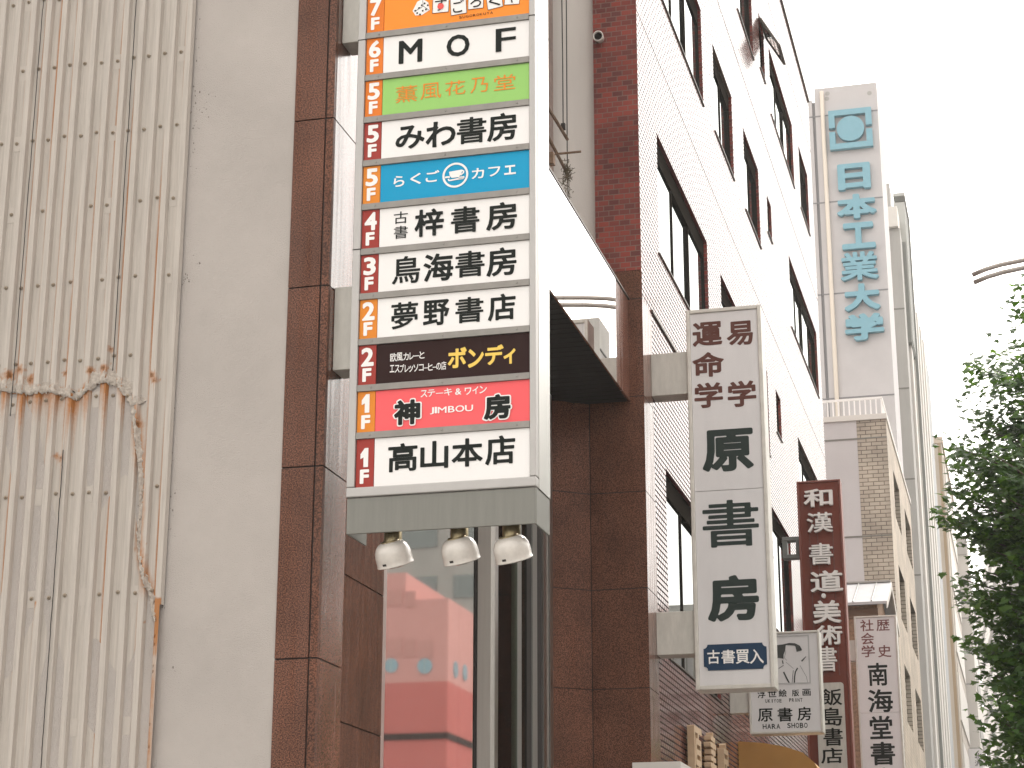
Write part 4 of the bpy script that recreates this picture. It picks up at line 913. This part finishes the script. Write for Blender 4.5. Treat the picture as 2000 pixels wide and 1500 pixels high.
rg = MB(); zr1 = onY(1720, 778, YD).z; z_ = ZD+.16
X9 = onY(1722, 800, YD).x
for k in range(34): 
    x = X9-k*.155; rg.box(x-.02, x+.02, YD+.02, YD+.05, z_, zr1)
for k in range(30): y = YD+.2+k*.3; rg.box(X9-.02, X9+.02, y, y+.04, z_, zr1)
rg.box(X9-5.3, X9+.03, YD+.01, YD+.06, zr1, zr1+.06); rg.box(X9-.03, X9+.03, YD+.06, YD+9.2, zr1, zr1+.06); obj('railing', rg, M['white'], db)

# university tower
YT = 76.0
Xtr = onY(1727, 430, YT).x; ZTt = onY(1690, 163, YT).z
tw = mk('concrete_tower', 'pale concrete slab tower carrying blue characters and emblem', (-8, 80, 0))
Xj = onY(1600, 440, YT).x
q = MB(); q.box(Xj+.06, Xtr, YT, YT+3.4, 0, ZTt); q.box(-16, Xj-.06, YT, YT+3.2, 0, ZTt-.5); obj('slab', q, M['concrete'], tw)
q = MB(); q.box(Xj-.05, Xj+.05, YT+.06, YT+3, 0, ZTt-.6)
for y in (222, 392, 572, 777): z = onY(1650, y, YT).z; q.box(-16, Xtr-.002, YT-.012, YT+.0, z-.03, z+.03)
obj('joint', q, mat('grey_joint', (.22, .215, .22), .8), tw)
q = MB(); a = onY(1618, 440, YT); q.tube([(a.x, YT-.08, 5), (a.x, YT-.08, ZTt-.2)], .09, 8); obj('drain_pipe', q, mat('cream_pipe', (.60, .53, .45), .5), tw, smooth=True)
q = MB()
for x, y in ((1615, 193), (1698, 182), (1616, 183)): a = onY(x, y, YT); disc(q, a.x, a.z, .1, yp(YT), .004, 12)
obj('tie_hole', q, M['concrete2'], tw)
m_blue = mat('sky_blue_letter', (.20, .38, .455), .6, spec=.2, var=.05)
tl = thing('tower_lettering', 'row of sky blue raised characters and round emblem down the concrete tower', 'sign', (Xtr-2.5, YT, onY(1690, 680, YT).z))
for ch, b in (('日', (242,550,402,690)), ('本', (238,698,430,834)), ('工', (262,838,426,980)), ('業', (256,980,440,1134)), ('大', (274,1135,448,1280)), ('学', (278,1280,468,1427))):
    q = MB(); textY(q, [(ch, b)], YT, .024 if ch == '業' else .046, z4, lift=.03, slope=.09, ext=.05, thick=.22); obj('raised_letter', q, m_blue, tl)
u, v, w_, h_ = boxY(z4(200, 285, 410, 490), YT, .07); q = MB(); fT = yp(YT); t_ = .15
def bx(a, b, c, d): 
    p, r_ = fT(u+a*w_, v+c*h_, .03), fT(u+b*w_, v+d*h_, .25); q.box(p[0], r_[0], p[1], r_[1], p[2], r_[2])
bx(-.5, .5, .36, .5); bx(-.5, -.36, .05, .36); bx(.36, .5, .05, .36); bx(-.5, .5, -.5, -.36); bx(-.5, -.36, -.36, -.05); bx(.36, .5, -.36, -.05)
nn = 36; q.prism([(u+.32*w_*math.cos(2*math.pi*k/nn), v+.32*h_*math.sin(2*math.pi*k/nn)) for k in range(nn)], fT, .03, .25)
obj('emblem', q, m_blue, tl)

# concrete block right of the tower
YE = 88.0
eb = mk('fin_building', 'grey concrete block with vertical fins and dark louvre top, right of the tower', (-5, 95, 0))
Xe = onY(1757, 446, YE).x; Ze = onY(1745, 446, YE).z; Zet = onY(1740, 407, YE).z
q = MB(); q.box(-16, Xe, YE, YE+2, 0, Ze); obj('front_wall', q, M['concrete2'], eb)
q = MB(); q.box(-16, onY(1753, 420, YE).x, YE-.25, YE+2.2, Ze+.002, Zet); obj('head_block', q, M['offwhite'], eb)
a = onY(1738, 380, YE+6); q = MB(); q.box(a.x-1.3, a.x, YE+6, YE+7.5, Zet-3, onY(1730, 358, YE+6).z); obj('roof_stack', q, M['concrete2'], eb)
q = MB()
for y in (602, 758, 936, 1124): z = onY(1770, y, YE).z; q.box(-16, Xe+.002, YE-.012, YE-.001, z-.035, z+.035)
obj('joint', q, M['dullsteel'], eb)
def xe(px, py): return onX(px, py, Xe).y
q = MB(); ys_ = YE+2
for k in range(6):
    q.box(Xe-.5, Xe+.12+.03*k, ys_+.2+k*2.3, ys_+1.5+k*2.3, 0, Ze-1.2)
obj('fin', q, M['offwhite'], eb)
q = MB(); q.box(-16, Xe-.15, YE+2.01, YE+16, 0, Ze-1.0); obj('recessed_wall', q, M['greyblue'], eb)
a, b = onX(1766, 425, Xe+.2), onX(1779, 440, Xe+.2)
zf_ = onX(1776, 428, Xe+.28).z; yf_ = onX(1776, 428, Xe+.28).y
q = MB(); q.box(Xe-.6, Xe+.28, yf_-.35, yf_+.15, 0, zf_-.004); q.box(Xe-.6, Xe+.16, yf_-3.2, yf_-.36, zf_-7.5, zf_-2.4)
obj('side_fin', q, mat('dark_fin', (.20, .205, .19), .6), eb)
q = MB()
for k in range(8): q.box(Xe-.3, Xe+.22, yf_-3.1+k*.35, yf_-3.0+k*.35, zf_-7.4, zf_-.3)
q.box(Xe-.3, Xe+.26, yf_-3.2, yf_+.2, zf_, zf_+.16); obj('louvre', q, M['alu'], eb)

# white building with small windows
YW = 112.0
wb = mk('white_building', 'white rendered street building with small dark windows beyond the fins', (-4, 120, 0))
Xw = onY(1806, 720, YW).x; Zw = onY(1803, 690, YW).z; fW = xp(Xw); Yw2 = onX(1824, 880, Xw).y
hw = []
for k in range(6):
    z = Zw-3.2-k*3.6; hw += [(YW+3, YW+7, z-1.5, z)]+([(YW+14, YW+18, z-1.5, z)] if Yw2 > YW+20 else [])
q = MB(); holes_wall(q, YW, Yw2, 0, Zw, hw, fW, .3, 0, 0); q.quad((-16, YW, 0), (Xw, YW, 0), (Xw, YW, Zw), (-16, YW, Zw)); q.quad((-16, YW, Zw), (Xw, YW, Zw), (Xw, Yw2, Zw), (-16, Yw2, Zw)); obj('wall', q, M['offwhite'], wb)
for h in hw: window(wb, fW, h, .3, 2, M['bronze'], M['pane'])
q = MB(); q.box(Xw-.9, Xw-.35, YW+.3, Yw2-.1, 0, Zw-.1); obj('core', q, M['dark'], wb)
q = MB(); xq = onY(1812, 760, YW-4).x; q.box(xq-.9, xq, YW-4, YW-.01, 0, onY(1803, 700, YW-4).z); q.box(xq-2.0, xq-1.1, YW-5, YW-4.2, 0, onY(1798, 700, YW-5).z); obj('stair_shaft', q, M['greyblue'], wb)

# tan building
YF = 150.0
fb = mk('tan_building', 'tan clad building with brown edge pipe farther down the street', (-4, 158, 0))
Xf0, Xf = onY(1800, 870, YF).x, onY(1839, 870, YF).x; Zf = onY(1832, 866, YF).z
q = MB(); q.box(Xf0-9, Xf, YF, YF+21, 0, Zf); obj('wall', q, mat('tan_render', (.44, .385, .32), .8, var=.06, vscale=.5), fb)
q = MB(); q.box(Xf0-9, Xf+.1, YF-.1, YF+21.1, Zf+.002, Zf+.5); obj('coping', q, M['beigeb'], fb)
q = MB(); q.box(Xf-.30, Xf-.08, YF-.2, YF-.01, 0, Zf-.01); obj('edge_pipe', q, mat('ochre_pipe', (.27, .19, .11), .7), fb)
q = MB()
for k in range(7): z = Zf-2-k*5.2; q.box(Xf+.002, Xf+.10, YF+2, YF+20, z-3.6, z)
po_ = obj('balcony_panel', q, M['offwhite'], fb)
q = MB()
for k in range(7): z = Zf-2-k*5.2; q.box(Xf+.002, Xf+.05, YF+2, YF+20, z+.1, z+1.3); q.box(Xf0-9, Xf-.6, YF-.02, YF-.001, z-.1, z)
obj('dark_band', q, mat('brown_grey_band', (.40, .35, .30), .7), fb)

# pale narrow building with vertical shop name
YGn = 172.0
nb = mk('narrow_building', 'pale narrow building with grey top block and small vertical name sign', (-4, 180, 0))
Xn0, Xn1 = onY(1855, 1070, YGn).x, onY(1888, 1070, YGn).x; Zn = onY(1875, 1084, YGn).z; Znt = onY(1875, 1050, YGn).z
q = MB(); q.box(Xn0-4, Xn1, YGn, YGn+20, 0, Zn); obj('wall', q, M['offwhite'], nb)
q = MB(); q.box(Xn0, Xn1, YGn-.15, YGn+6, Zn+.002, Znt); obj('top_block', q, mat('warm_grey_block', (.40, .38, .36), .8), nb)
q = MB()
for y in (1142, 1207, 1272, 1336, 1400, 1462): z = onY(1890, y, YGn).z; q.box(Xn0-4, Xn1+.002, YGn-.02, YGn-.002, z-.06, z+.06)
for k in range(8): q.box(Xn1+.001, Xn1+.06, YGn+2, YGn+18, Zn-3-k*4.2, Zn-1.5-k*4.2)
obj('joint', q, M['concrete2'], nb)
YV = 165.0
q = MB(); u, v, w_, h_ = boxY((1894, 1462, 1921, 1560), YV, 0); q.box(u-w_/2, u+w_/2, YV, YV+.4, v-h_/2, v+h_/2)
nsn = thing('name_sign', 'small white vertical sign with two grey characters at the foot of the narrow building', 'sign', (u, YV+.2, v-h_/2))
po_ = obj('sign_face', q, M['signgrey'], nsn)
q = MB(); z7 = zc(1720, 1080, 3.571); textY(q, [('北', (655,1395,702,1437)), ('沢', (658,1447,700,1487))], YV, .01, z7, slope=0, lift=.02); obj('lettering', q, M['black'], nsn)
q = MB(); textY(q, [(c_, (652-k*0, 1000+k*33-70, 668, 1000+k*33-45)) for k, c_ in enumerate('日ニッコー')] if False else [], YV, .0, z7)
# striped tower at the bend
YL = 330.0
lb = mk('banded_tower', 'pale banded high rise at the end of the street behind the tree', (4, 260, 0))
ang = rad(10.6); c0 = onY(1912, 1230, YL); dv = Vector((-math.sin(ang), math.cos(ang), 0)); dn = Vector((math.cos(ang), math.sin(ang), 0))
A0 = Vector((c0.x, c0.y, 0)); zt_ = onY(1940, 1170, YL).z
near = A0+dv*(-30)+dn*0
A1 = onY(1985, 1300, YL-90); A1.z = 0; B1 = Vector((c0.x, c0.y, 0)); 
n = (B1-A1).normalized(); perp = Vector((n.y, -n.x, 0))
def slabp(mb, z0, z1, out):
    a, b = A1+perp*-out, B1+perp*-out; c_, d = B1+perp*4, A1+perp*4
    mb.add([(p.x, p.y, z) for z in (z0, z1) for p in (a, b, c_, d)], [(0,3,2,1), (4,5,6,7), (0,1,5,4), (1,2,6,5), (2,3,7,6), (3,0,4,7)])
q = MB(); slabp(q, 0, 60, 0); obj('glass_wall', q, M['greyblue'], lb)
q = MB()
for k in range(15): slabp(q, 1.8+k*3.95, 4.1+k*3.95, .45)
obj('floor_band', q, M['offwhite'], lb)

# ------------------------------------------------------------------ places seen only in reflections, across and behind
def plain_block(name, label, x0, x1, y0, y1, z, m, rowsn, face):
    t = mk(name, label, ((x0+x1)/2, (y0+y1)/2, 0)); q = MB(); q.box(x0, x1, y0, y1, 0, z); o = obj('wall', q, m, t)
    q = MB()
    hgt = z/rowsn
    for k in range(rowsn):
        za_ = k*hgt+hgt*.38; zb_ = k*hgt+hgt*.82
        if face == 'x': 
            n = max(2, int((y1-y0)/3.2))
            for j in range(n): a = y0+(y1-y0)*(j+.15)/n; q.box(x0-.06, x0-.002, a, a+(y1-y0)/n*.7, za_, zb_)
        else:
            n = max(2, int((x1-x0)/3.0))
            for j in range(n): a = x0+(x1-x0)*(j+.12)/n; q.box(a, a+(x1-x0)/n*.76, y1+.002, y1+.06, za_, zb_)
    obj('window', q, M['pane'], t)
m_pink2 = mat('salmon_shutter', (.50, .235, .21), .5); m_pink = mat('salmon_render', (.58, .28, .255), .7, var=.05, vscale=.5); m_red = mat('brick_red_render', (.50, .135, .12), .7, var=.06, vscale=.5)
XPK = 60.0
def mirG(px, py, axis, val):      # where the splayed pane sends this view
    p = on_splay(px, py); d = ray(px, py); n = Vector((.70711, -.70711, 0)); r = d-n*(2*d.dot(n)); return p+r*((val-p[axis])/r[axis])
c1, c2, c3 = mirG(876, 1168, 0, XPK), mirG(876, 1430, 0, XPK), mirG(876, 1330, 0, XPK)
yc = c1.y
pk = mk('salmon_building', 'salmon pink building with round windows reflected in the shop front glass', (XPK+8, yc-8, 0))
c4 = mirG(793, 1118, 0, XPK)
q = MB(); q.box(XPK, XPK+16, yc-18, yc, c3.z, c1.z); q.box(XPK+.01, XPK+10, yc-18, c4.y, c1.z+.002, c4.z); obj('wall', q, m_pink, pk)
q = MB(); q.box(XPK+.001, XPK+16, yc-18, yc-.001, c2.z, c3.z-.002); q.box(XPK+.001, XPK+16, yc-18, yc-.001, 0, c2.z-.28); obj('lower_wall', q, m_red, pk)
q = MB(); q.box(XPK-.06, XPK+16.1, yc-18, yc+.06, c2.z-.278, c2.z-.002); obj('dark_band', q, M['joint'], pk)
m_port = mat('porthole_glass', (.23, .36, .42), .15)
for x, y, r in ((764, 1300, 13.5), (830, 1301, 14.5)):
    a = mirG(x, y, 0, XPK); rr = abs(mirG(x+r, y, 0, XPK).y-a.y)
    f = lambda u, v, w: (XPK-w, u, v)
    q = MB(); q.prism([(a.y+rr*math.cos(2*math.pi*k/24), a.z+rr*math.sin(2*math.pi*k/24)) for k in range(24)][::-1], f, .005, .05); o = obj('round_window', q, m_port, pk)
    q = MB(); q.box(XPK-.07, XPK-.051, a.y-.012, a.y+.012, a.z-rr, a.z+rr); obj('glazing_bar', q, M['cream'], o)
for x, y in ((889, 1308), (907, 1314)):
    a = mirG(x, y, 1, yc); rr = .38
    q = MB(); q.prism([(a.x+abs(mirG(x+4, y, 1, yc).x-a.x)*math.cos(2*math.pi*k/24), a.z+rr*math.sin(2*math.pi*k/24)) for k in range(24)], lambda u, v, w: (u, yc+w, v), .005, .05); obj('round_window', q, m_port, pk)
# row of windows in the pink upper storeys
q = MB()
for (xa_, xb_, ya_, yb_) in ((756, 787, 1152, 1184), (792, 812, 1154, 1186), (756, 786, 1246, 1282), (790, 811, 1248, 1284), (816, 846, 1250, 1286)):
    a, b = mirG(xa_, yb_, 0, XPK), mirG(xb_, ya_, 0, XPK); q = MB(); q.box(XPK-.03, XPK-.004, a.y, b.y, a.z, b.z); obj('window', q, m_pink2, pk)
plain_block('reflected_office', 'grey office block with rows of windows reflected in the shop front glass', 84, 100, -75, 30, 46, M['concrete2'], 15, 'x')
# blocks across the street
def mirX(x, y, X):       # where the mirror canopy sends this view, on the plane x = X
    d = ray(x, y); dx = Vector((-d.x, d.y, d.z)); o = Vector((2*XC, 0, 1.6)); return o+dx*((X-o.x)/dx.x)
a = mirX(1170, 620, 14.5); b = mirX(1190, 640, 14.5)
t = mk('corner_block', 'pale corner block reflected in the mirror steel canopy', (19, a.y+2, 0)); q = MB(); q.box(14.5, 24, a.y, b.y, 0, a.z); obj('wall', q, M['concrete2'], t)
q = MB()
for k in range(9): q.box(14.44, 14.498, a.y+.1, b.y-.1, a.z-2-k*3.4, a.z-1.9-k*3.4)
obj('joint', q, M['joint'], t)
plain_block('facing_block', 'low office block across the street from the brick building', 14.5, 26, 58, a.y-.5, 14, M['concrete2'], 4, 'x')
plain_block('facing_block', 'wide office block across the street beyond the corner block', 14.5, 26, b.y+.5, 150, 23, M['greyblue'], 6, 'x')
plain_block('facing_block', 'far office block across the street toward the bend', 14.5, 26, 151, 230, 30, M['concrete2'], 8, 'x')
plain_block('facing_block', 'brown office block across the street opposite the sign', 14.5, 26, 20, 57, 11, M['beigeb'], 3, 'x')

# ================================================================== TREES
m_leaf = bpy.data.materials.new('plane_leaf'); m_leaf.use_nodes = True
n_, l_ = m_leaf.node_tree.nodes, m_leaf.node_tree.links; p_ = n_['Principled BSDF']; out = n_['Material Output']
oi = n_.new('ShaderNodeAttribute'); oi.attribute_name = 'leaf'
rp = n_.new('ShaderNodeValToRGB'); rp.color_ramp.elements[0].color = (.028, .072, .018, 1); rp.color_ramp.elements[1].color = (.115, .225, .038, 1); e = rp.color_ramp.elements.new(.55); e.color = (.052, .122, .024, 1)
l_.new(oi.outputs['Fac'], rp.inputs[0]); l_.new(rp.outputs[0], p_.inputs['Base Color']); p_.inputs['Roughness'].default_value = .45
tr = n_.new('ShaderNodeBsdfTranslucent'); tmx = n_.new('ShaderNodeMixRGB'); tmx.blend_type = 'MULTIPLY'; tmx.inputs[0].default_value = 1; tmx.inputs[2].default_value = (2.2, 2.0, .8, 1); l_.new(rp.outputs[0], tmx.inputs[1]); l_.new(tmx.outputs[0], tr.inputs[0])
ms = n_.new('ShaderNodeMixShader'); ms.inputs[0].default_value = .45; l_.new(p_.outputs[0], ms.inputs[1]); l_.new(tr.outputs[0], ms.inputs[2]); l_.new(ms.outputs[0], out.inputs[0])
m_bark = mat('bark', (.12, .10, .075), .9, var=.4, vscale=8, bump=.5, bscale=20)
LEAF = [(0, 0), (.18, .02), (.46, -.08), (.38, .14), (.62, .34), (.40, .38), (.30, .52), (.20, .58), (0, 1.0), (-.20, .58), (-.30, .52), (-.40, .38), (-.62, .34), (-.38, .14), (-.46, -.08), (-.18, .02)]
def make_tree(seed, loc, sprays, leaves_per, rx, ry, zlo, zhi, extra=()):
    rnd = random.Random(seed); L = Vector(loc)
    t = thing('street_tree', 'x', 'tree', loc)
    tk = MB(); tk.tube([L+Vector((0, 0, -.05)), L+Vector((.05, 0, 1.5)), L+Vector((-.05, .05, 3.2)), L+Vector((.05, 0, zhi*.62)), L+Vector((0, 0, zhi*.9))], [.2, .17, .15, .1, .03], 10)
    cr = MB(); shade = []
    zc_ = (zlo+zhi)/2; hz = (zhi-zlo)/2
    ends = list(extra)
    n_extra = len(ends)
    while len(ends) < n_extra+sprays:
        z = rnd.uniform(-1, 1); a = rnd.uniform(0, 2*math.pi); r = math.sqrt(max(0, 1-z*z))*rnd.uniform(.35, 1)**.6
        if z < -.2: r *= 1.0
        ends.append(Vector((rx*r*math.cos(a), ry*r*math.sin(a), zc_+hz*z)))
    for ei, e in enumerate(ends):
        R_ = Vector((e.x, e.y, 0)); hz0 = max(2.2, e.z-.35*R_.length-.4); st = Vector((0, 0, min(hz0, zhi*.88))); mid = st.lerp(e, .55)+Vector((0, 0, .12))
        if ei % 2 == 0: tk.tube([L+st, L+mid, L+e], [.04, .022, .006], 5, False)
        dirn = (e-st).normalized(); ln = rnd.uniform(.75, 1.25)
        n = int(leaves_per*rnd.uniform(.7, 1.3)*(1.25 if ei < len(extra) else .9)); sh = rnd.uniform(0, 1)
        side = dirn.cross(Vector((0, 0, 1))); side = side.normalized() if side.length > .01 else Vector((1, 0, 0))
        for k in range(n):
            q_ = rnd.random()**.8; sw = (1-.55*q_)
            c = e+dirn*(.26*ln-q_*ln*1.2)+side*rnd.gauss(0, .23*sw+.03)+Vector((0, 0, rnd.gauss(-.05, .065)))
            size = rnd.uniform(.07, .118)
            up = Vector((rnd.gauss(0, .5), rnd.gauss(0, .5)-.55, 1)).normalized()
            fwd = (dirn*rnd.uniform(-.2, 1)+side*rnd.uniform(-1, 1)+Vector((0, 0, rnd.uniform(-.9, .1)))); fwd = (fwd-up*fwd.dot(up)*.8).normalized(); sd_ = fwd.cross(up).normalized()
            vs = [L+c+(sd_*x*1.05+fwd*(y-.3)+up*(-.16*abs(x)-.1*(y-.3)**2))*size for x, y in LEAF]
            o = len(cr.v); cr.v += vs; cr.f.append(tuple(range(o+15, o-1, -1))); cr.m.append(0); v_ = min(1, max(0, .5*sh+.5*rnd.random())); shade += [v_]*16
    obj('trunk', tk, m_bark, t, smooth=True); c_ = obj('crown', cr, m_leaf, t)
    at_ = c_.data.attributes.new('leaf', 'FLOAT', 'POINT'); at_.data.foreach_set('value', shade)
    return t
TL = Vector((2.0, 25.0, 0))
ex = []
for x, y in ((1992, 545), (1978, 585), (1990, 610), (1968, 665), (1985, 705), (1945, 740), (1978, 745), (1940, 800), (1985, 790), (1945, 850), (1915, 880), (1890, 925), (1865, 1000), (1895, 1010), (1870, 950), (1910, 1060), (1915, 1200), (1836, 1000), (1846, 1008), (1858, 880), (1852, 868), (1862, 955), (1872, 968), (1898, 705), (1910, 712), (1897, 808), (1880, 1150), (1888, 1155), (1886, 1245), (1900, 1250), (1872, 905), (1905, 770), (1985, 560), (1975, 650), (1990, 690), (1925, 715), (1960, 725), (1960, 780), (1915, 812), (1930, 830), (1965, 830), (1900, 860), (1870, 872), (1920, 900), (1885, 890), (1950, 900), (1905, 935), (1960, 950), (1875, 965), (1905, 970), (1850, 1005), (1885, 1020), (1900, 1040), (1940, 1010), (1930, 1070), (1965, 1080), (1900, 1105), (1935, 1130), (1890, 1150), (1920, 1165), (1960, 1160), (1895, 1245), (1925, 1250), (1960, 1230), (1925, 1310), (1955, 1300), (1935, 1370), (1970, 1350)):
    d_ = random.uniform(-.9, .9); p = onY(x+16, y+8, 25+d_); ex.append(Vector((p.x-TL.x, d_, p.z)))
for x, y in ((1990, 900), (1990, 960), (1985, 1020), (1995, 1080), (1985, 1130), (1995, 1180), (1990, 1230), (1985, 1290), (1960, 1110), (1975, 1060), (1995, 1010), (1995, 860), (1970, 1200), (1985, 1340), (1995, 820), (1945, 1030), (1955, 1090), (1940, 960), (1965, 930), (1970, 880), (1950, 1180), (1955, 1260), (1965, 1310), (1960, 1380), (1980, 1400), (1965, 1440), (1985, 1460), (1950, 1420), (1945, 1480), (1990, 1390)):
    for d_ in (-1.3, -.4, .6, 1.5): p = onY(x+random.uniform(5, 50), y+random.uniform(-20, 20), 25+d_); ex.append(Vector((p.x-TL.x, d_, p.z)))
t1 = make_tree(3, TL, 135, 84, 3.0, 3.2, 3.6, 10.6, ex)
t1['label'] = 'leafy green plane tree at the kerb, nearest at the right edge'; t1['group'] = 'street trees along the kerb'
def copy_tree(src, loc, rz, sc, label):
    r = src.copy(); COL.objects.link(r); r.location = loc; r.rotation_euler = (0, 0, rz); r.scale = (sc, sc, sc); r['label'] = label
    for ch in list(src.children):
        c = ch.copy(); COL.objects.link(c); c.parent = r
    return r
copy_tree(t1, (1.7, 37, 0), 2.2, .78, 'lower leafy plane tree standing farther down the kerb behind the nearest one')
copy_tree(t1, (2.2, 54, 0), 4.0, .95, 'plane tree along the kerb well beyond the lamp post')
copy_tree(t1, (2.3, 68, 0), 5.1, .9, 'farthest plane tree along the kerb')

# ================================================================== STREET LAMP
YP = 40.0
sl = thing('street_lamp', 'street lamp post with two curved grey tube arms over the kerb', 'lamp', (2.4, YP, 0))
m_pole = mat('grey_brown_paint', (.42, .38, .35), .45, metal=.2, var=.06)
q = MB(); q.tube([(2.4, YP, 0), (2.4, YP, 6), (2.4, YP, 16.6)], [.13, .1, .07], 14); obj('pole', q, m_pole, sl, smooth=True)
for pts_ in (((1899, 537), (1925, 526), (1955, 517), (2000, 508)), ((1902, 552), (1928, 541), (1958, 532), (2000, 523))):
    P_ = [onY(x, y, YP) for x, y in pts_]; e = P_[-1]; q = MB()
    q.tube(P_+[Vector((e.x+.8, YP, e.z+.07)), Vector((1.6, YP, e.z+.1)), Vector((2.4, YP, e.z+.1))], .05, 10); obj('arm', q, m_pole, sl, smooth=True)

# ================================================================== AIR
hz = MB(); hz.box(-170, 170, -120, 480, -1.5, 75)
hm = bpy.data.materials.new('haze'); hm.use_nodes = True; n_, l_ = hm.node_tree.nodes, hm.node_tree.links
n_.remove(n_['Principled BSDF']); pv = n_.new('ShaderNodeVolumePrincipled'); pv.inputs['Color'].default_value = (1, .98, .96, 1); pv.inputs['Density'].default_value = .0006; pv.inputs['Anisotropy'].default_value = .35
l_.new(pv.outputs[0], n_['Material Output'].inputs['Volume'])
setp(obj('haze', hz, hm), kind='stuff')
SC.cycles.volume_bounces = 0
